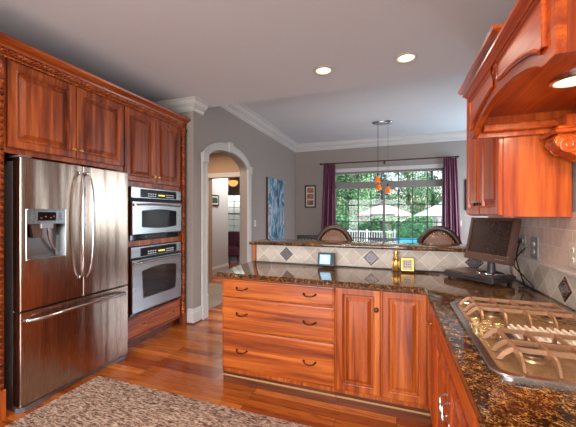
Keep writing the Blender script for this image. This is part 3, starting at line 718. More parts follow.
# ================================================================== OVENS
def oven(name, label, z0, z1, ctl, micro):
    t = thing(name, label, 'oven', (-2.8, 2.77, z0), 'built-in wall ovens'); y0, y1 = 2.390, 3.150; fx = -2.52
    b = BM(); add_box(b, -3.10, FX+.002, y0+.005, y1-.005, z0+.004, z1-.004); obj('body', b, M_darkgap, t)
    zc = z1-ctl
    b = BM(); add_box(b, FX+.003, fx, y0, y1, zc+.012, z1, .003); cp = obj('control_panel', b, M_steel_h, t)
    b = BM(); add_box(b, fx+.0005, fx+.003, y0+.12, y1-.09, zc+.022, z1-.016, .001); dp = obj('display', b, M_panelblk, cp)
    for r_ in range(2):
        for k in range(4):
            for ya, wd in ((y0+.22+k*.033, .018), (y0+.50+k*.033, .016)):
                b = BM(); add_box(b, fx+.0032, fx+.0038, ya, ya+wd, zc+.035+r_*.024, zc+.044+r_*.024); obj('button', b, M_mark, dp)
    for k in range(4):
        b = BM(); add_box(b, fx+.0032, fx+.0038, y0+.375+k*.026, y0+.393+k*.026, zc+.046, zc+.062); obj('digit', b, M_digit, dp)
    b = BM(); add_box(b, FX+.003, FX+.012, y0+.004, y1-.004, z0, z0+(.055 if micro else .03), .002); obj('vent_strip', b, M_ovenglass, t)
    dz0, dz1 = z0+(.06 if micro else .035), zc-.008 - (.016 if micro else 0)
    b = BM(); add_box(b, FX+.003, fx+.010, y0+.006, y1-.006, dz0, dz1, .004); dr_ = obj('door', b, M_steel_h, t)
    wy0, wy1 = y0+.13, y1-.10; wz0, wz1 = dz0+(.075 if micro else .13), dz1-(.095 if micro else .125)
    def arc(n0, n1, zz, s): return [(n0+(n1-n0)*k/14, zz+s*math.sin(PI*k/14)) for k in range(15)]
    b = BM(); bul = .018
    if micro: poly = arc(wy0, wy1, wz1, bul) + arc(wy1, wy0, wz0, -bul)
    else: poly = arc(wy0, wy1, wz1, .030) + arc(wy1-.02, wy0+.02, wz0, .0)
    add_prism(b, poly, lambda a, c, d: (d, a, c), fx+.0105, fx+.0125); obj('window', b, M_ovenglass, dr_)
    b = BM(); hz = dz1-.035; pts = []
    for i in range(21):
        s = i/20*2-1; pts.append((fx+.012+.042*math.sqrt(max(0, 1-s**6)), (y0+y1)/2+s*.345, hz + .010*(1-s*s)))
    add_tube(b, pts, .011, 10, flat=(1, .9))
    for s in (-1, 1): add_box(b, fx+.0105, fx+.026, (y0+y1)/2+s*.345-.014, (y0+y1)/2+s*.345+.014, hz-.013, hz+.013, .003)
    obj('handle', b, M_hsteel, dr_, True)
    return t
oven('wall_oven', 'upper built-in oven, the shorter steel one under the cabinet doors', 1.118, 1.669, .125, True)
oven('wall_oven', 'lower built-in oven, the taller steel one above the drawer', .341, 1.050, .125, False)

# ================================================================== RIGHT: UPPER CABINET, HOOD
uc = thing('wall_cabinet', 'cherry two-door wall cabinet hanging above the computer monitor', 'cabinet', (.69, 2.32, 1.375))
b = BM(); add_box(b, .535, .828, 1.921, 2.735, 1.375, 2.305, .002); obj('body', b, wood_rz, uc)
for y0 in (2.720, 2.318):
    d = raised_door(uc, (.534, y0, 1.385), -Y, Z, -X, .392, .905, wood_rz, frame=.85)
    knob(d, (.514, 2.358 if y0 > 2.5 else 2.284, 1.455), -X, M_bronze, .013)
b = BM(); pr = [(0, 2.3055), (.012, 2.3055), (.012, 2.316), (.024, 2.320), (.034, 2.336), (.052, 2.346), (.062, 2.354), (.066, 2.372), (0, 2.372)]
add_sweep(b, [(.827, 1.921), (.535, 1.921), (.535, 2.735), (.827, 2.735)], pr, False, 1); obj('crown', b, wood_ry, uc)
b = BM(); add_rope(b, (.505, 1.86, 2.327), (.505, 2.79, 2.327), .009, .018, 3, 8); obj('rope_bead', b, wood_x, uc, True)
HY0, HY1, HX, HZ0, HZ1 = .963, 1.917, .38, 1.797, 2.03
hd = thing('range_hood', 'cherry range hood with arched front valance and carved corbel over the cooktop', 'range hood', (.6, 1.44, 1.797))
def hood_arch(y, off=0):
    yc, hw = (HY0+HY1)/2, .345 
    t = (y-yc)/hw
    return HZ0 + off + (.078*math.sqrt(1-t*t) if abs(t) < 1 else 0)
b = BM(); ys = [HY0+(HY1-HY0)*k/48 for k in range(49)]
add_prism(b, [(HY0, HZ1), (HY1, HZ1)] + [(y, HZ0+.078*max(0, 1-((y-1.44)/.40)**2)**.75) for y in ys[::-1]], lambda a, c, d: (d, a, c), HX, HX+.025)
hf = obj('front_valance', b, wood_ry, hd)
def az(y): return HZ0+.078*max(0, 1-((y-1.44)/.40)**2)**.75
for y0, y1 in ((1.010, 1.412), (1.484, 1.872)):
    n = 16; low = [(y0+(y1-y0)*k/n) for k in range(n+1)]
    poly = [(y, max(az(y), HZ0+.0)+.042) for y in low] + [(y1, 1.992), (y0, 1.992)]
    cy, cz_ = (y0+y1)/2, 1.94
    b = BM(); add_prism(b, poly, lambda a, c, d: (d, a, c), HX-.0055, HX-.0005); pn = obj('raised_panel', b, wood_ry, hf)
    b = BM(); add_tube(b, [(HX-.004, a, c) for a, c in poly], .0085, 8, True)
    obj('panel_moulding', b, wood_ry, pn, True)
b = BM(); pr = [(.001, 2.008), (.008, 2.008), (.012, 2.018), (.024, 2.024), (.030, 2.034), (.030, 2.046), (.001, 2.046)]
add_sweep(b, [(.815, HY0), (HX, HY0), (HX, HY1-.001)], pr, False, 1); obj('crown', b, wood_ry, hd)
b = BM(); add_box(b, HX+.0255, .828, HY0, HY0+.022, HZ0, HZ1); add_box(b, HX+.0255, .828, HY1-.022, HY1, HZ0, HZ1); add_box(b, .815, .828, HY0+.022, HY1-.022, 1.86, HZ1)
obj('side_panels', b, wood_rz, hd)
b = BM(); add_box(b, HX+.0255, .815, HY0+.022, HY1-.022, 1.905, 1.925); add_box(b, HX+.0255, .815, HY0+.022, HY1-.022, 2.01, 2.03); obj('soffit', b, wood_ry, hd)
b = BM(); add_box(b, HX+.05, .80, HY1-.06, HY1-.0225, 1.82, 1.86, .008, 2); obj('cleat', b, wood_ry, hd)
b = BM(); add_lathe(b, [(.070, 0), (.070, -.010), (.060, -.014), (.057, -.006)], (.630, 1.455, 1.9045), Z, 32); hl = obj('hood_lamp', b, M_hsteel, hd, True)
b = BM(); add_lathe(b, [(.057, -.006), (.053, -.014), (.03, -.019), (.001, -.020)], (.630, 1.455, 1.9045), Z, 32); obj('lens', b, M_hoodlens, hl, True)
light('hood_bulb', 'AREA', (.630, 1.455, 1.876), 2.6, (1, .82, .60), .12)
for cy, s in ((1.825, 1), (1.055, -1)):     # corbels on the tiled wall under the hood
    t0, t1 = cy-.062, cy+.062
    b = BM(); add_box(b, .745, .8145, t0+.012, t1-.012, 1.80, 1.855, .003)
    add_box(b, .69, .8145, t0-.018, t1+.018, 1.766, 1.784, .004); add_box(b, .705, .8145, t0-.008, t1+.008, 1.7845, 1.7995, .004)
    # scroll body in XZ
    pr_ = []
    for k in range(25):
        a = k/24; pr_.append((.716 - .022*math.sin(PI*min(1, a*1.6)) + .098*a**2.6, 1.7655 - .125*a))
    add_prism(b, [(.8145, 1.7655)] + pr_ + [(.8145, 1.640)], lambda a_, c_, d: (a_, d, c_), t0+.012, t1-.012)
    cb = obj('corbel', b, wood_rz, hd)
    b = BM()
    for yy in (t0+.012, t1-.012):
        add_tube(b, [(.752 + (.006+.0034*th)*math.cos(th+2.6), yy, 1.714 + (.006+.0034*th)*math.sin(th+2.6)) for th in [k*.35 for k in range(38)]], .0055, 8)
    for k in range(5):
        a = k/4; add_tube(b, [(.712+.10*a**1.5-.006, t0+.018, 1.755-.10*a), (.712+.10*a**1.5-.012, cy, 1.745-.10*a), (.712+.10*a**1.5-.006, t1-.018, 1.755-.10*a)], [.006, .009, .006], 8)
    obj('scroll_carving', b, wood_ry, cb, True)

# ================================================================== COOKTOP
ct = thing('cooktop', 'stainless steel gas cooktop with tan grates and center vent set in the granite', 'cooktop', (.52, 1.43, .915))
def rrect(x0, x1, y0, y1, r, n=6, bow=0):
    P = []
    for cx, cy, a0 in ((x1-r, y1-r, 0), (x0+r, y1-r, 90), (x0+r, y0+r, 180), (x1-r, y0+r, 270)):
        for k in range(n+1):
            a = math.radians(a0+90*k/n); P.append((cx+r*math.cos(a), cy+r*math.sin(a)))
    return P
def loft(b, loops, cap=True):
    R = [[b.verts.new((x, y, z)) for x, y in lp] for lp, z in loops]; n = len(R[0])
    for A, B in zip(R, R[1:]):
        for k in range(n): b.faces.new((A[k], A[(k+1)%n], B[(k+1)%n], B[k]))
    if cap: b.faces.new(R[0][::-1]); b.faces.new(R[-1])
cx0, cx1, cy0, cy1 = .262, .782, 1.03, 1.83
b = BM()
loft(b, [(rrect(cx0, cx1, cy0, cy1, .05), .9147), (rrect(cx0, cx1, cy0, cy1, .05), .927), (rrect(cx0+.004, cx1-.004, cy0+.004, cy1-.004, .048), .931), (rrect(cx0+.022, cx1-.022, cy0+.022, cy1-.022, .04), .931), (rrect(cx0+.028, cx1-.028, cy0+.028, cy1-.028, .038), .923)])
obj('tray', b, M_steel_c, ct, True)
def bar(b, pts, w=.0095, h=.014):
    """square-section grate bar along pts (its top line), vertical sides"""
    P = [Vector(p) for p in pts]; d = (P[-1]-P[0]); d.z = 0; d.normalize(); sd = Vector((-d.y, d.x, 0))*w/2; R = []
    for i, p in enumerate(P):
        t = (P[min(i+1, len(P)-1)]-P[max(i-1, 0)]).normalized(); nrm = Vector((-d.x*t.z, -d.y*t.z, max(.05, t.dot(d))))*h
        q = p-nrm; q.z = max(q.z, .9268)
        R.append([b.verts.new(u) for u in (p-sd*.8, p+sd*.8, q+sd*1.1, q-sd*1.1)])
    for A, B in zip(R, R[1:]):
        for k in range(4): b.faces.new((A[k], A[(k+1)%4], B[(k+1)%4], B[k]))
    b.faces.new(R[0][::-1]); b.faces.new(R[-1])
def bay(y0, y1):
    bx0, bx1 = .290, .757
    b = BM(); loft(b, [(rrect(bx0, bx1, y0, y1, .04), .9232), (rrect(bx0, bx1, y0, y1, .04), .9262), (rrect(bx0+.008, bx1-.008, y0+.008, y1-.008, .036), .9268), (rrect(bx0+.022, bx1-.022, y0+.022, y1-.022, .03), .9240)])
    obj('burner_bowl', b, M_tan, ct, True)
    ym = (y0+y1)/2
    for x in (.41, .64):
        b = BM(); add_lathe(b, [(.052, .9245), (.050, .932), (.034, .934), (.034, .940), (.030, .942)], (x, ym, 0), Z, 24); br = obj('burner', b, M_tan, ct, True)
        b = BM(); add_lathe(b, [(.036, .9422), (.038, .945), (.034, .949), (.001, .950)], (x, ym, 0), Z, 24); obj('burner_cap', b, M_capm, br, True)
    zt = .971; b = BM(); g0, g1, h0, h1 = bx0+.012, bx1-.012, y0+.012, y1-.012
    for k in range(5):
        x = g0+.05+k*(g1-g0-.10)/4
        bar(b, [(x, h0, .928), (x, h0+.010, .950), (x, h0+.026, .966), (x, h0+.045, zt), (x, h1-.020, zt), (x, h1-.006, .962), (x, h1, .928)])
    for y in (h0+.085, ym+.01, h1-.016):
        bar(b, [(g0, y, .928), (g0+.014, y, .950), (g0+.032, y, .965), (g0+.05, y, zt-.0005), (g1-.05, y, zt-.0005), (g1-.014, y, .952), (g1, y, .928)])
    obj('grate', b, M_iron, ct)
bay(1.056, 1.352); bay(1.508, 1.804)
b = BM(); add_box(b, .43, .755, 1.362, 1.498, .9232, .9275, .002)
for k in range(13): add_box(b, .437+k*.0245, .446+k*.0245, 1.370, 1.490, .9270, .940, .001)
obj('vent_grille', b, M_plate, ct)
for kx, ky in ((.312, 1.486), (.352, 1.470), (.308, 1.430), (.350, 1.410), (.318, 1.374), (.386, 1.440)):
    b = BM(); add_lathe(b, [(.021, .9235), (.021, .928), (.016, .930), (.018, .940), (.015, .944), (.001, .945)], (kx, ky, 0), Z, 20)
    add_box(b, kx-.018, kx+.018, ky-.0045, ky+.0045, .942, .951, .002); obj('control_knob', b, M_knob, ct, True)

# ================================================================== COMPUTER
pc = thing('desktop_computer', 'flat dark desktop computer case lying under the monitor', 'computer', (.60, 2.36, .915))
wdir = Vector((-.69, .72, 0)).normalized(); ddir = Vector((.72, .69, 0)).normalized(); P0 = Vector((.600, 2.365, 0))
def slab(b, a0, a1, d0, d1, z0, z1, bev=.006):
    n0 = len(b.verts); tmp = BM(); add_box(tmp, a0, a1, d0, d1, z0, z1, bev, 2)
    m = {}
    for v in tmp.verts: q = P0 + wdir*v.co.x + ddir*v.co.y; m[v] = b.verts.new((q.x, q.y, v.co.z))
    for f in tmp.faces: b.faces.new([m[v] for v in f.verts])
    tmp.free()
b = BM(); slab(b, 0, .37, 0, .262, .921, .958); obj('case', b, M_pc, pc)
b = BM(); slab(b, .012, .358, .006, .256, .9585, .966, .003); obj('top_cover', b, M_bezel, pc)
for a in (.02, .33):
    for d in (.02, .22):
        b = BM(); slab(b, a, a+.02, d, d+.02, .9152, .9205, .001); obj('foot', b, M_black, pc)
b = BM(); slab(b, .05, .20, -.0015, -.0003, .938, .946, .0003); obj('drive_slot', b, M_black, pc)
mo = thing('computer_monitor', 'dark flat-screen computer monitor tilted back on the corner worktop', 'monitor', (.60, 2.48, .967))
L, R = Vector((.478, 2.600, 0)), Vector((.664, 2.285, 0))
md = (R-L).normalized(); mn = Vector((md.y, -md.x, 0)); 
if mn.y > 0: mn = -mn
tilt = math.radians(12); mu = (Z*math.cos(tilt) - mn*math.sin(tilt)); mf = (mn*math.cos(tilt) + Z*math.sin(tilt))
MW = (R-L).length; MH = .305; M0 = Vector((L.x, L.y, 1.066))
def mslab(b, a0, a1, c0, c1, d0, d1, bev=.004):
    tmp = BM(); add_box(tmp, a0, a1, c0, c1, d0, d1, bev, 2); m = {}
    for v in tmp.verts: m[v] = b.verts.new(M0 + md*v.co.x + mu*v.co.y + mf*v.co.z)
    for f in tmp.faces: b.faces.new([m[v] for v in f.verts])
    tmp.free()
b = BM(); mslab(b, 0, MW, 0, MH, -.045, -.006, .008); obj('housing', b, M_bezel, mo)
b = BM(); mslab(b, 0, .022, .052, MH, -.006, .004); mslab(b, MW-.022, MW, .052, MH, -.006, .004); mslab(b, .022, MW-.022, MH-.022, MH, -.006, .004); mslab(b, 0, MW, 0, .052, -.006, .006)
obj('bezel', b, M_bezel, mo)
b = BM(); mslab(b, .022, MW-.022, .052, MH-.022, -.0055, -.0035, .0005); obj('screen', b, M_monscreen, mo, label='dark reddish-brown blank screen')
b = BM()
for k in range(4): mslab(b, MW-.10+k*.018, MW-.09+k*.018, .022, .027, .0063, .0075, .0004)
obj('buttons', b, M_plate_g, mo)
mc = (L+R)/2 - mn*.055
b = BM(); add_tube(b, [(mc.x, mc.y, .978), (mc.x, mc.y, 1.08), (mc.x+mn.x*.02, mc.y+mn.y*.02, 1.16)], [.028, .022, .02], 12); obj('neck', b, M_pc, mo, True)
b = BM(); add_lathe(b, [(.095, .9672), (.095, .972), (.085, .978), (.001, .980)], (mc.x, mc.y, 0), Z, 28); obj('stand_base', b, M_pc, mo, True)
b = BM(); add_tube(b, [(mc.x+.085*math.cos(t*PI/12), mc.y+.085*math.sin(t*PI/12), .984) for t in range(24)], .006, 8, True); obj('trim_ring', b, M_chrome, mo, True)
def cable(pts, r=.0038, label='', m=M_black):
    n = 8; P = [Vector(p) for p in pts]; out = []
    for i in range(len(P)-1):
        a, b1, c1, d1 = P[max(i-1,0)], P[i], P[i+1], P[min(i+2, len(P)-1)]
        for k in range(n):
            t = k/n; out.append(.5*((2*b1)+(c1-a)*t+(2*a-5*b1+4*c1-d1)*t*t+(3*b1-a-3*c1+d1)*t**3))
    out.append(P[-1]); b = BM(); add_tube(b, out, r, 7)
    return tag(obj('power_cable', b, m, None, True), label, 'cable', 'cables around the computer')
cable([(.818, 2.545, 1.205), (.79, 2.50, 1.19), (.755, 2.44, 1.10), (.77, 2.42, 1.0), (.80, 2.44, .922)], .0042, 'black cable looping down from the upper plug beside the monitor')
cable([(.818, 2.365, 1.16), (.78, 2.38, 1.165), (.735, 2.42, 1.06), (.775, 2.36, .985), (.806, 2.32, .935), (.790, 2.34, .921), (.735, 2.34, .9195)], .0042, 'black cord hanging from the nearer grey outlet to the worktop behind the computer')
cable([(.33, 2.755, .919), (.20, 2.752, .918), (.10, 2.70, .918), (.045, 2.735, .918)], .003, 'thin dark cord lying on the worktop between gold frame and computer')

# ================================================================== OUTLETS
def plate(name, label, c, A, Nn, mat, w=.075, h=.118, toggle=False, group=None):
    c = Vector(c); t = thing(name, label, 'outlet' if not toggle else 'switch', c, 'light switches' if toggle else 'outlets on the tiled wall')
    b = BM(); add_rings(b, c-A*w/2-Z*h/2, A, Z, Nn, w, h, [(0, .003), (.004, .006)]); obj('cover_plate', b, mat, t)
    b = BM()
    if toggle: add_rings(b, c-A*.005-Z*.012+Nn*.006, A, Z, Nn, .010, .024, [(.001, .008)])
    if toggle: obj('toggle', b, M_plate, t)
    else:
        for z in (-.024, .024):
            b = BM(); add_lathe(b, [(.016, .006), (.015, .009)], c+Z*z, Nn, 16); obj('socket', b, M_plate, t)
    if not toggle:
        for z in (-.024, .024):
            for s in (-.006, .006):
                b = BM(); add_rings(b, c+A*(s-.001)+Z*(z-.004)+Nn*.0091, A, Z, Nn, .002, .008, [(0, .0006)]); obj('slot', b, M_darkgap, t)
    return t
plate('wall_outlet', 'almond outlet on the pink-tan square tiles near the right edge', (.8285, 1.905, 1.185), Y, -X, M_plate, .075, .125)
plate('wall_outlet', 'grey outlet plate on the tiles immediately right of the monitor, with a plug in it', (.8285, 2.545, 1.18), Y, -X, M_plate_g, .08, .125)
plate('wall_outlet', 'wider grey outlet plate on the tiles between the plugged one and the almond one', (.8285, 2.36, 1.175), Y, -X, M_plate_g, .11, .14)
b = BM(); add_box(b, .790, .8175, 2.527, 2.563, 1.188, 1.222, .004); tag(obj('power_plug', b, M_black), 'black plug pushed into the grey outlet right of the monitor', 'plug')
plate('light_switch', 'white light switch between arch and blue painting', (XA+.0005, 5.05, 1.22), Y, X, M_plate, toggle=True)
plate('light_switch', 'white switch plate on back wall below the right curtain edge', (1.27, YB-.0005, 1.19), X, -Y, M_plate, toggle=True)

# ================================================================== SMALL THINGS ON THE WORKTOP
pf = thing('digital_clock', 'small black-framed clock with a lit blue screen leaning on the bar backsplash', 'clock', (-.60, 2.75, .915))
def lean(bm_, c, w, h, d, th, b_=.002):
    """slab standing at c, leaning back (toward +Y) by th"""
    u = Vector((0, math.sin(th), math.cos(th))); f = Vector((0, -math.cos(th), math.sin(th))); return Vector(c), u, f
c0 = Vector((-.60, 2.735, .9165)); th = .22; uu = Vector((0, math.sin(th), math.cos(th))); ff = Vector((0, -math.cos(th), math.sin(th)))
b = BM(); add_rings(b, c0-X*.078, X, uu, ff, .156, .122, [(0, .014), (.003, .017), (.014, .017), (.017, .012)]); cf = obj('frame', b, M_black, pf)
b = BM(); add_rings(b, c0-X*.060+uu*.0185+ff*.0122, X, uu, ff, .096, .085, [(0, .001)]); sc_ = obj('screen', b, M_screen_b, pf, label='lit blue screen')
b = BM()
for r_, xs in ((.070, (.010, .024, .044, .058)), (.050, (.016, .034, .052, .070)), (.028, (.012, .030, .046, .062))):
    for x in xs: add_rings(b, c0-X*.060+X*x+uu*(.0185+r_-.004)+ff*.0134, X, uu, ff, .009, .007, [(0, .0005)])
obj('readout', b, M_screen_t, sc_)
gf = thing('gold_plaque', 'small square gold-framed plaque on the worktop beside the gold bottle', 'plaque', (.06, 2.73, .915))
c0 = Vector((.085, 2.725, .9165)); th = .12; uu = Vector((0, math.sin(th), math.cos(th))); ff = Vector((0, -math.cos(th), math.sin(th)))
b = BM(); add_rings(b, c0-X*.052, X, uu, ff, .104, .108, [(0, .012), (.004, .018), (.014, .018), (.018, .010)]); obj('frame', b, M_gold, gf)
b = BM(); add_rings(b, c0-X*.034+uu*.018+ff*.0102, X, uu, ff, .068, .072, [(0, .002)]); pl = obj('plaque_face', b, M_mat, gf, label='cream face with dark marks')
b = BM()
for r_ in (.014, .034, .052):
    for k in range(4): add_rings(b, c0-X*.028+X*(k*.0145)+uu*(.018+r_)+ff*.0123, X, uu, ff, .0105, .012, [(0, .001)])
obj('dark_marks', b, M_bezel, pl)
gb = thing('gold_bottle', 'tall ornate gold bottle standing left of the gold plaque', 'ornament', (-.005, 2.735, .915))
b = BM(); add_lathe(b, [(.028, 0), (.030, .006), (.022, .014), (.028, .030), (.031, .055), (.028, .080), (.020, .095), (.026, .104), (.022, .112), (.015, .120), (.014, .134)], (-.005, 2.735, .9153), Z, 10); obj('body', b, M_gold, gb)
b = BM(); add_lathe(b, [(.018, .1345), (.022, .142), (.020, .158), (.010, .166), (.001, .170)], (-.005, 2.735, .9153), Z, 10); obj('stopper', b, M_gold, gb)
b = BM()
for k in range(10): a = k*2*PI/10; add_tube(b, [(-.005+.029*math.cos(a), 2.735+.029*math.sin(a), .945), (-.005+.032*math.cos(a), 2.735+.032*math.sin(a), .970), (-.005+.028*math.cos(a), 2.735+.028*math.sin(a), .994)], .004, 6)
obj('relief', b, M_gold, gb, True)

# ================================================================== RUG
b = BM(); add_box(b, -2.395, -.25, .35, 1.93, .0006, .014, .006, 2)
tag(obj('rug', b, M_rug), 'heathered brown and cream rug on the plank floor before the refrigerator', 'rug')

# ================================================================== CEILING LIGHTS
LAB = ['recessed ceiling light, left of the two in view', 'recessed ceiling light, right of the two in view', 'recessed ceiling light above the pantry side, added out of view', 'recessed ceiling light above the kitchen middle, added out of view', 'recessed ceiling light near the rear window left, added out of view', 'recessed ceiling light near the rear window right, added out of view']
LOC = [(-.69, 3.02), (.083, 3.03), (-1.7, .9), (.05, .9), (-1.7, -1.3), (.05, -1.3)]  # last four and their bulbs are added out of view for light
def can(x, y, lab):
    t = thing('recessed_light', lab, 'ceiling light', (x, y, ZC), 'recessed lights in the kitchen ceiling')
    b = BM(); add_lathe(b, [(.102, 0), (.102, -.006), (.092, -.010), (.078, -.008), (.074, -.002)], (x, y, ZC-.0006), Z, 36); obj('trim_ring', b, M_white, t, True)
    b = BM(); add_lathe(b, [(.073, -.003), (.06, -.010), (.03, -.015), (.001, -.016)], (x, y, ZC-.0006), Z, 36); obj('lens', b, M_lens, t, True)
    return t
first = can(*LOC[0], LAB[0])
for i, (x, y) in enumerate(LOC):
    if i: dup(first, (x, y, ZC), None, LAB[i])
    light('can_bulb', 'SPOT', (x, y, ZC-.03), CAN_POWER, CAN_COLOR, .06, spot_size=math.radians(150), spot_blend=.8)

# pendant cluster
pd = thing('pendant_light', 'three amber glass pendants on thin wires from an oval steel canopy', 'pendant light', (-.25, 6.07, ZD))
b = BM(); add_lathe(b, [(.19, -.0005), (.19, -.012), (.17, -.030), (.10, -.036), (.001, -.038)], (-.25, 6.07, ZD), Z, 32, 1, .5); obj('canopy', b, M_steel_h, pd, True)
for x, y, zb, yt in ((-.335, 5.98, 1.975, 6.0), (-.325, 6.22, 1.855, 6.12), (-.150, 6.07, 1.785, 6.07)):
    b = BM(); add_tube(b, [(x, y, zb+.16), (x, yt, ZD-.034)], .0024, 6); wr = obj('wire', b, M_black, pd)
    b = BM(); add_lathe(b, [(.012, .115), (.016, .150), (.012, .175)], (x, y, zb), Z, 14); obj('socket', b, M_bronze, wr, True)
    b = BM(); add_lathe(b, [(.040, 0), (.050, .010), (.052, .03), (.042, .075), (.024, .112), (.016, .125)], (x, y, zb), Z, 20); obj('shade', b, M_amber, wr, True)

# ================================================================== CURTAINS
RY, RZ = YB-.105, 2.60
rod = thing('curtain_rod', 'dark iron curtain rod with ball finials across the dining window', 'curtain rod', (-.26, RY, RZ))
b = BM(); add_tube(b, [(-1.70, RY, RZ), (1.18, RY, RZ)], .0125, 12); obj('pole', b, M_bronze, rod, True)
for x, s in ((-1.70, -1), (1.18, 1)):
    b = BM(); add_lathe(b, [(.013, 0), (.02, .008), (.012, .018), (.024, .036), (.024, .046), (.010, .064), (.001, .068)], (x, RY, RZ), (s, 0, 0), 16); obj('finial', b, M_bronze, rod, True)
for x in (-1.60, -.26, 1.09):
    b = BM(); add_box(b, x-.008, x+.008, RY-.004, YB-.0105, RZ-.030, RZ-.014); add_box(b, x-.02, x+.02, YB-.010, YB-.001, RZ-.06, RZ+.02, .003); obj('bracket', b, M_bronze, rod)
def curtain(xa0, xa1, xb0, xb1, lab):
    t = thing('curtain', lab, 'curtain', ((xa0+xa1)/2, RY, 0), 'plum curtains at the dining window'); nf = 6; b = BM(); nu, nv = 72, 24; G = []
    for layer in (0, .004):
        rows_ = []
        for j in range(nv+1):
            v = j/nv; z = 2.578*(1-v) + .03*v; row = []
            for i in range(nu+1):
                u = i/nu; x0 = xa0+(xb0-xa0)*v; x1 = xa1+(xb1-xa1)*v
                amp = .030*(.55+.45*v)
                ph = u*nf*2*PI; row.append(b.verts.new((x0+(x1-x0)*u+.008*math.sin(ph*2+v*3), RY + layer + amp*math.sin(ph)+.012*math.sin(ph*.5+v*4), z)))
            rows_.append(row)
        G.append(rows_)
    for g in G:
        for j in range(nv):
            for i in range(nu): b.faces.new((g[j][i], g[j][i+1], g[j+1][i+1], g[j+1][i]))
    for j in range(nv):
        for i in (0, nu): b.faces.new((G[0][j][i], G[0][j+1][i], G[1][j+1][i], G[1][j][i]))
    for i in range(nu):
        for j in (0, nv): b.faces.new((G[0][j][i], G[0][j][i+1], G[1][j][i+1], G[1][j][i]))
    obj('drape', b, M_purple, t, True)
    b = BM()
    for k in range(nf):
        x = xa0+(xa1-xa0)*(k+.5)/nf; add_tube(b, [(x, RY+.024*math.cos(q*PI/8), RZ-.008+.026*math.sin(q*PI/8)) for q in range(16)], .004, 6, True)
    obj('curtain_rings', b, M_bronze, t, True)
curtain(-1.66, -1.38, -1.78, -1.36, 'plum curtain panel at the left side of the dining window')
curtain(.945, 1.20, .93, 1.32, 'plum curtain panel at the right side of the dining window')

# ================================================================== PICTURES
pt = thing('canvas_painting', 'tall blue and white abstract canvas hanging on the arch wall', 'painting', (XA, 6.0, .78))
b = BM(); add_box(b, XA+.001, XA+.045, 5.55, 6.46, .80, 2.12); obj('stretcher', b, M_bezel, pt)
b = BM(); add_box(b, XA+.0455, XA+.048, 5.552, 6.458, .802, 2.118); obj('canvas', b, M_paint, pt)
def frame(name, lab, c, A, Nn, w, h, mat, art, fw=.03, panes=1):
    c = Vector(c); t = thing(name, lab, 'picture', c, 'framed prints on the walls')
    b = BM(); add_rings(b, c-A*w/2-Z*h/2, A, Z, Nn, w, h, [(0, .016), (.004, .022), (fw-.006, .022), (fw, .014)]); obj('frame', b, mat, t)
    b = BM(); add_rings(b, c-A*(w/2-fw)-Z*(h/2-fw)+Nn*.0142, A, Z, Nn, w-2*fw, h-2*fw, [(0, .001)]); mt = obj('mat_board', b, M_mat, t)
    for k in range(panes):
        hh = (h-2*fw-.03*(panes+1))/panes
        b = BM(); add_rings(b, c-A*(w/2-fw-.025)+Z*(-h/2+fw+.03+k*(hh+.03))+Nn*.0153, A, Z, Nn, w-2*fw-.05, hh, [(0, .001)]); obj('print', b, art, mt)
frame('framed_print', 'narrow dark-framed print with three small images, left of the window', (-2.02, YB-.001, 1.825), X, -Y, .285, .56, M_black, M_print, .035, 3)
frame('framed_print', 'dark-framed print on back wall, mostly hidden by the wall cabinet', (1.50, YB-.001, 1.80), X, -Y, .26, .66, M_black, M_print_g, .035, 1)
frame('framed_print', 'small dark framed picture on the grey wall seen through the arch', (-3.899, 6.02, 1.70), Y, X, .32, .25, M_black, M_print_g, .03, 1)

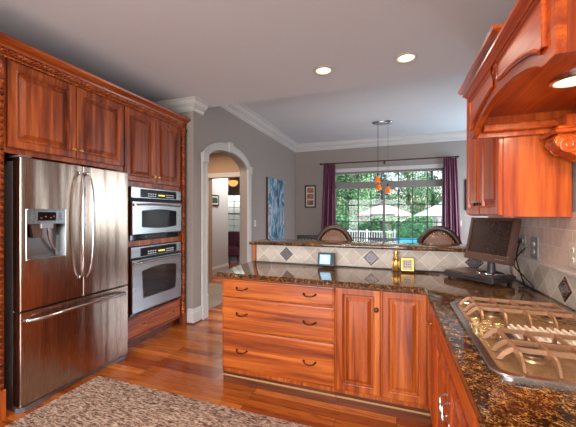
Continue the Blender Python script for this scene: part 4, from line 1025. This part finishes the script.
# ================================================================== BAR STOOLS
def make_stool(lab):
    t = thing('bar_stool', lab, 'stool', (0, 0, 0), 'leather bar stools behind the raised bar')
    b = BM(); add_lathe(b, [(.18, .66), (.205, .675), (.212, .70), (.20, .728), (.15, .742), (.001, .746)], (0, 0, 0), Z, 32); obj('seat', b, M_leather, t, True)
    b = BM(); add_lathe(b, [(.17, .615), (.195, .62), (.195, .655), (.17, .659)], (0, 0, 0), Z, 32); obj('seat_base', b, wood_dark, t, True)
    for sx in (-1, 1):
        for sy in (-1, 1):
            b = BM(); add_tube(b, [(sx*.13, sy*.13, .62), (sx*.165, sy*.165, .30), (sx*.205, sy*.205, .001)], [.024, .019, .015], 10); obj('leg', b, wood_dark, t, True)
    b = BM(); add_tube(b, [(.182*1.15*math.cos(k*PI/16), .182*1.15*math.sin(k*PI/16), .24) for k in range(32)], .010, 8, True); obj('footrest', b, M_bronze, t, True)
    # back: arched oval, slightly curved around the sitter; centre height .96, rx .225, rz .30
    def bp(a, s, dy=0):
        x = .215*s*math.cos(a); z = .935+.300*s*math.sin(a); return Vector((x, .20 + dy - .9*x*x + (z-.75)*.10, z))
    b = BM(); A = [-.95 + k*(PI+1.9)/36 for k in range(37)]
    add_tube(b, [bp(a, 1) for a in A], .024, 10, flat=(1.0, 1.25)); fr_ = obj('back_frame', b, wood_dark, t, True)
    b = BM(); n = 36; rings = []
    for s, d in ((.90, .012), (.86, -.022), (.70, -.036), (.4, -.040), (.02, -.034)):
        rings.append([b.verts.new(bp(2*PI*k/n, s, d)) for k in range(n)])
    back_ = [b.verts.new(bp(2*PI*k/n, .90, .02)) for k in range(n)]; rings.insert(0, back_)
    for Aa, Bb in zip(rings, rings[1:]):
        for k in range(n): b.faces.new((Aa[k], Aa[(k+1)%n], Bb[(k+1)%n], Bb[k]))
    b.faces.new(rings[-1]); b.faces.new(back_[::-1])
    pad = obj('back_pad', b, M_leather, t, True)
    b = BM()
    for k in range(44):
        a = 2*PI*k/44; add_lathe(b, [(.0075, 0), (.0065, .004), (.001, .006)], bp(a, .845, -.024), (0, -1, 0), 8)
    obj('nailheads', b, M_nail, pad, True)
    b = BM(); add_tube(b, [bp(PI/2, s, -.040 if s < .5 else -.034) for s in (.84, .6, .3, .05)] , .003, 6)
    add_lathe(b, [(.011, 0), (.009, .005), (.001, .007)], bp(0, .0, -.040), (0, -1, 0), 10); obj('center_seam', b, M_bezel, pad, True)
    return t
st = make_stool('leather-backed bar stool behind the bar, the left one near the clock'); st.location = (-.675, 3.40, 0); 
s2 = dup(st, (.405, 3.42, 0), None, 'leather-backed bar stool behind the bar, the right one nearer the monitor')
st.rotation_euler.z = math.radians(6); s2.rotation_euler.z = math.radians(-6)

# dining chair seen over the bar
dch = thing('dining_chair', 'black dining chair whose top rail shows left of the bar stools', 'chair', (-1.62, 5.85, 0))
cx, cy = -1.66, 5.85
b = BM(); add_box(b, cx-.22, cx+.22, cy-.42, cy, .43, .47, .012, 2); obj('seat', b, M_black, dch)
for sx in (-.2, .2):
    b = BM(); add_tube(b, [(cx+sx, cy, .001), (cx+sx, cy, .45), (cx+sx, cy+.05, .94)], .018, 8); obj('leg', b, M_black, dch, True)
    b = BM(); add_tube(b, [(cx+sx, cy-.4, .001), (cx+sx, cy-.4, .43)], .018, 8); obj('leg', b, M_black, dch, True)
b = BM(); add_box(b, cx-.225, cx+.225, cy+.035, cy+.065, .90, .97, .01, 2)
for k in range(5): add_box(b, cx-.15+k*.07, cx-.13+k*.07, cy+.03, cy+.05, .47, .90)
obj('backrest', b, M_black, dch)

# ================================================================== FAR ROOM THINGS
ac = thing('armchair', 'plum upholstered armchair seen through the archway', 'armchair', (-4.5, 8.0, 0))
b = BM(); add_box(b, -4.86, -4.20, 7.70, 8.25, .18, .44, .04, 3); obj('seat', b, M_plum2, ac)
b = BM(); add_box(b, -4.86, -4.20, 8.20, 8.36, .40, .86, .05, 3); obj('backrest', b, M_plum2, ac)
for x in (-4.86, -4.28):
    b = BM(); add_box(b, x, x+.08, 7.72, 8.2, .44, .62, .03, 2); obj('arm', b, wood_dark, ac)
for x in (-4.83, -4.27):
    for y in (7.75, 8.28):
        b = BM(); add_tube(b, [(x+.02, y, .001), (x+.02, y, .2)], [.014, .022], 8); obj('leg', b, wood_dark, ac, True)
fn = thing('ceiling_fan', 'dark ceiling fan with glowing amber bowl in the room beyond the arch', 'ceiling fan', (-4.72, 8.3, 2.71))
b = BM(); add_tube(b, [(-4.72, 8.3, 2.70), (-4.72, 8.3, 2.52)], .02, 10); add_lathe(b, [(.05, 2.54), (.10, 2.51), (.10, 2.45), (.06, 2.42)], (-4.72, 8.3, 0), Z, 20); obj('motor', b, M_bronze, fn, True)
for k in range(5):
    a = k*2*PI/5+.3; dx, dy = math.cos(a), math.sin(a)
    b = BM(); add_prism(b, [(.11, -.03), (.16, -.065), (.60, -.07), (.62, 0), (.60, .07), (.16, .065), (.11, .03)], lambda p_, q_, d: (-4.72+dx*p_-dy*q_, 8.3+dy*p_+dx*q_, d+q_*.15), 2.465, 2.475); obj('blade', b, wood_dark, fn)
b = BM(); add_lathe(b, [(.06, 2.419), (.14, 2.40), (.16, 2.36), (.12, 2.28), (.05, 2.24), (.001, 2.235)], (-4.72, 8.3, 0), Z, 24); obj('light_bowl', b, M_bowl, fn, True)
b = BM()
for i in range(1):
    rows_ = []
    for lay_ in (0, .006):
        rows_.append([[b.verts.new((-5.36+.30*k/30, 9.98+lay_+.03*math.sin(k*1.3), z)) for k in range(31)] for z in (.02, 2.25)])
    for r_ in rows_:
        for k in range(30): b.faces.new((r_[0][k], r_[0][k+1], r_[1][k+1], r_[1][k]))
    for q in (0, 1):
        for k in range(30): b.faces.new((rows_[0][q][k], rows_[0][q][k+1], rows_[1][q][k+1], rows_[1][q][k]))
    for k in (0, 30): b.faces.new((rows_[0][0][k], rows_[0][1][k], rows_[1][1][k], rows_[1][0][k]))
tag(obj('curtain', b, M_teal, None, True), 'dark green drape beside the far window seen through the arch', 'curtain')

# ================================================================== OUTDOORS
GZ = -.6
b = BM(); add_box(b, -14, 16, 7.56, 40, GZ-.2, GZ); add_box(b, -14, 16, -20, -3.3, GZ-.2, GZ); struct('ground', b, M_lawn)
b = BM(); add_box(b, -5.0, 6, 7.6, 19.5, GZ+.0005, GZ+.02); struct('patio', b, M_patio)
b = BM(); add_box(b, -.2, 6.5, 20, 27, GZ+.0005, GZ+.03); struct('pool', b, M_pool)
um = thing('patio_umbrella', 'large pale canvas patio umbrella outside the dining window', 'umbrella', (-.58, 16, GZ+.02))
b = BM(); n = 8; top = b.verts.new((-.58, 16, 1.90)); P1 = []; P2 = []; P3 = []
for k in range(n):
    a = 2*PI*k/n+PI/8; P1.append(b.verts.new((-.58+.6*math.cos(a), 16+.6*math.sin(a), 1.70))); P2.append(b.verts.new((-.58+1.34*math.cos(a), 16+1.34*math.sin(a), 1.40))); P3.append(b.verts.new((-.58+1.34*math.cos(a), 16+1.34*math.sin(a), 1.32)))
for k in range(n):
    j = (k+1)%n; b.faces.new((top, P1[k], P1[j])); b.faces.new((P1[k], P2[k], P2[j], P1[j])); b.faces.new((P2[k], P3[k], P3[j], P2[j]))
r_ = bmesh.ops.solidify(b, geom=b.faces[:], thickness=.008)
obj('canopy', b, M_canvas, um)
b = BM(); add_tube(b, [(-.58, 16, GZ+.02), (-.58, 16, 1.90)], .03, 10); obj('pole', b, M_postw, um, True)
b = BM(); add_lathe(b, [(.30, .0205), (.30, .06), (.06, .09), (.05, .25)], (-.58, 16, GZ), Z, 20); obj('base', b, M_darkmetal, um, True)
for k in range(8):
    a = 2*PI*k/8+PI/8; b = BM(); add_tube(b, [(-.58+.03*math.cos(a), 16+.03*math.sin(a), 1.80), (-.58+1.32*math.cos(a), 16+1.32*math.sin(a), 1.37)], .008, 6); obj('rib', b, M_postw, um)
tb = thing('patio_table', 'dark round patio table under the pale umbrella', 'table', (-.58, 16, GZ+.02))
b = BM(); add_lathe(b, [(.06, .70), (.74, .70), (.77, .715), (.74, .735), (.06, .735)], (-.58, 16, GZ), Z, 32); obj('tabletop', b, M_darkmetal, tb, True)
for k in range(4):
    a = k*PI/2+.4; b = BM(); add_tube(b, [(-.58+.5*math.cos(a), 16+.5*math.sin(a), GZ+.02), (-.58+.42*math.cos(a), 16+.42*math.sin(a), GZ+.70)], .02, 8); obj('leg', b, M_darkmetal, tb, True)
def patio_chair(x, y, rz, lab):
    t = thing('patio_chair', lab, 'chair', (0, 0, 0), 'patio chairs around the table outside')
    b = BM(); add_box(b, -.24, .24, -.24, .24, .40, .43, .01); obj('seat', b, M_darkmetal, t)
    b = BM(); add_tube(b, [(-.23, .24, .43), (-.22, .30, .82), (.22, .30, .82), (.23, .24, .43)], .016, 8)
    for k in range(6): add_tube(b, [(-.17+k*.068, .24, .43), (-.17+k*.068, .30, .81)], .007, 6)
    obj('backrest', b, M_darkmetal, t, True)
    for sx in (-.22, .22):
        for sy in (-.22, .22):
            b = BM(); add_tube(b, [(sx*1.1, sy*1.1, 0.001), (sx, sy, .41)], .014, 8); obj('leg', b, M_darkmetal, t, True)
    t.location = (x, y, GZ+.02); t.rotation_euler.z = rz; return t
patio_chair(.72, 16.2, -PI/2-.2, 'dark patio chair right of the patio table')
patio_chair(-1.92, 15.9, PI/2+.2, 'dark patio chair left of the patio table')
gz = thing('garden_pavilion', 'white-posted pavilion with grey-blue roof at right outside the window', 'pavilion', (3.6, 18.0, GZ+.02))
for x in (2.0, 4.0):
    for y in (16.8, 18.8):
        b = BM(); add_box(b, x-.08, x+.08, y-.08, y+.08, GZ+.021, 1.30); add_box(b, x-.14, x+.14, y-.14, y+.14, 1.16, 1.2601); obj('post', b, M_postw, gz)
b = BM(); v = [b.verts.new(p) for p in ((.9, 16.2, 1.30), (5.0, 16.2, 1.30), (5.0, 19.3, 1.30), (.9, 19.3, 1.30), (2.2, 17.7, 2.0), (3.9, 17.7, 2.0))]
for q in ((0,1,5,4), (1,2,5), (2,3,4,5), (3,0,4), (3,2,1,0)): b.faces.new([v[i] for i in q])
obj('roof', b, M_roofb, gz)
b = BM(); add_box(b, 2.1, 3.9, 16.78, 16.82, GZ+.75, GZ+.82); 
for k in range(14): add_box(b, 2.15+k*.13, 2.19+k*.13, 16.785, 16.815, GZ+.1, GZ+.75)
obj('railing', b, M_postw, gz)
sh = thing('garden_shed', 'grey-blue garden shed at left outside the window', 'shed', (-4.3, 16.5, GZ+.02))
b = BM(); add_box(b, -5.4, -3.5, 16.0, 17.5, GZ+.021, 1.75); obj('walls', b, M_postw, sh)
b = BM(); add_prism(b, [(-5.6, 1.751), (-3.3, 1.751), (-4.4, 2.7)], lambda a, c, d: (a, d, c), 15.8, 17.7); obj('roof', b, M_roofb, sh)
b = BM(); add_box(b, -4.2, -3.7, 15.97, 15.9995, GZ+.05, 1.3); obj('door', b, M_roofb, sh)
fe = thing('patio_railing', 'white slatted patio railing beyond the umbrella', 'railing', (-1.0, 19.2, GZ+.02))
b = BM(); add_box(b, -5, .0, 19.18, 19.24, .30, .37); add_box(b, -5, .0, 19.18, 19.24, GZ+.10, GZ+.15); obj('rails', b, M_postw, fe)
b = BM()
for k in range(34): add_box(b, -4.95+k*.147, -4.91+k*.147, 19.19, 19.23, GZ+.15, .30)
obj('balusters', b, M_postw, fe)
for x in (-4.9, -3.3, -1.7, -.1):
    b = BM(); add_box(b, x-.05, x+.05, 19.15, 19.27, GZ+.021, .46, .01); obj('post', b, M_postw, fe)
def hedge(x0, x1, y, h, lab, m, seed):
    rnd = random.Random(seed); V, Fc = [], []
    for i in range(int((x1-x0)*1500)):
        p = Vector((rnd.uniform(x0, x1), y+rnd.gauss(0, .22), 0)); p.z = GZ + .05 + (h*(.86+.14*math.sin(p.x*2.1+seed)))*rnd.random()**.8
        s_ = rnd.uniform(.05, .11); u = Vector((rnd.gauss(0, 1), rnd.gauss(0, 1), rnd.gauss(0, 1))).normalized(); w = u.orthogonal().normalized()
        k = len(V); V += [p-u*s_, p+w*s_*.5, p+u*s_, p-w*s_*.5]; Fc.append((k, k+1, k+2, k+3))
    t = thing('hedge', lab, 'hedge', ((x0+x1)/2, y, GZ), 'hedges beyond the patio')
    b = BM(); add_box(b, x0+.1, x1-.1, y-.2, y+.2, GZ+.001, GZ+h*.75, .1, 2); obj('bush_core', b, m, t)
    me = bpy.data.meshes.new('foliage'); me.from_pydata([tuple(v-t.location) for v in V], [], Fc); me.materials.append(m)
    o = bpy.data.objects.new('foliage', me); C.objects.link(o); o.parent = t
hedge(-6.4, -.5, 20.1, 1.9, 'clipped green hedge behind the white patio railing', M_leaf[0], 3)
hedge(-.4, 7.5, 27.6, 2.0, 'taller green hedge along the far side of the pool', M_leaf[1], 4)
def tree(x, y, h, r, lab, m, seed):
    rnd = random.Random(seed)
    t = thing('tree', lab, 'tree', (x, y, GZ), 'trees beyond the patio')
    b = BM(); add_tube(b, [(x, y, GZ+.001), (x+.1, y, GZ+h*.3), (x-.05, y+.1, GZ+h*.7)], [.22, .16, .07], 8)
    for k in range(5):
        a = rnd.uniform(0, 2*PI); add_tube(b, [(x+.05, y, GZ+h*(.3+.08*k)), (x+r*.6*math.cos(a), y+r*.6*math.sin(a), GZ+h*(.45+.09*k))], [.07, .03], 6)
    obj('trunk', b, M_bark, t, True)
    V, Fc = [], []; blobs = [(rnd.uniform(-r, r)*.7, rnd.uniform(-r, r)*.6, rnd.uniform(.18, .95)*h, rnd.uniform(.35, .6)*r) for _ in range(26)]
    for i in range(9500):
        bx, by, bz, br_ = rnd.choice(blobs); d = Vector((rnd.gauss(0, 1), rnd.gauss(0, 1), rnd.gauss(0, 1))).normalized()*br_*rnd.uniform(.75, 1.05)
        p = Vector((bx, by, bz))+d; s = rnd.uniform(.06, .13)
        u = Vector((rnd.gauss(0, 1), rnd.gauss(0, 1), rnd.gauss(0, 1))).normalized(); w = u.orthogonal().normalized()
        k = len(V); V += [p-u*s, p+w*s*.5, p+u*s, p-w*s*.5]; Fc.append((k, k+1, k+2, k+3))
    me = bpy.data.meshes.new('foliage'); me.from_pydata([tuple(v) for v in V], [], Fc); me.materials.append(m)
    o = bpy.data.objects.new('foliage', me); C.objects.link(o); o.parent = t
TR = [(-7.9, 23.2, 6.8, 1.7, 'bushy green tree at far left behind the hedge and shed'), (-3.3, 23.2, 7.2, 1.7, 'bushy green tree right behind the hedge, nearest the railing'),
      (-9.4, 30.6, 9.0, 1.9, 'green tree at far left of the middle row'), (-4.2, 30.6, 9.4, 1.9, 'green tree of the middle row, left of the pool'), (1.0, 30.6, 9.2, 1.9, 'green tree behind the pool hedge, directly above the umbrella'), (6.2, 30.6, 9.0, 1.9, 'green tree behind the pool hedge, above the pavilion roof'), (11.4, 30.6, 9.2, 1.9, 'green tree at far right of the middle row'),
      (-6.8, 36.4, 11, 1.9, 'distant tall tree at the left of the back row'), (-1.6, 36.4, 11, 1.9, 'distant tall tree in the back row, second from left'), (3.6, 36.4, 11, 1.9, 'distant tall tree in the back row, second from right'), (8.8, 36.4, 11, 1.9, 'distant tall tree at the right of the back row')]
for i, (x, y, h, r, lab) in enumerate(TR): tree(x, y, h, r, lab, M_leaf[i % 3], 40+i)
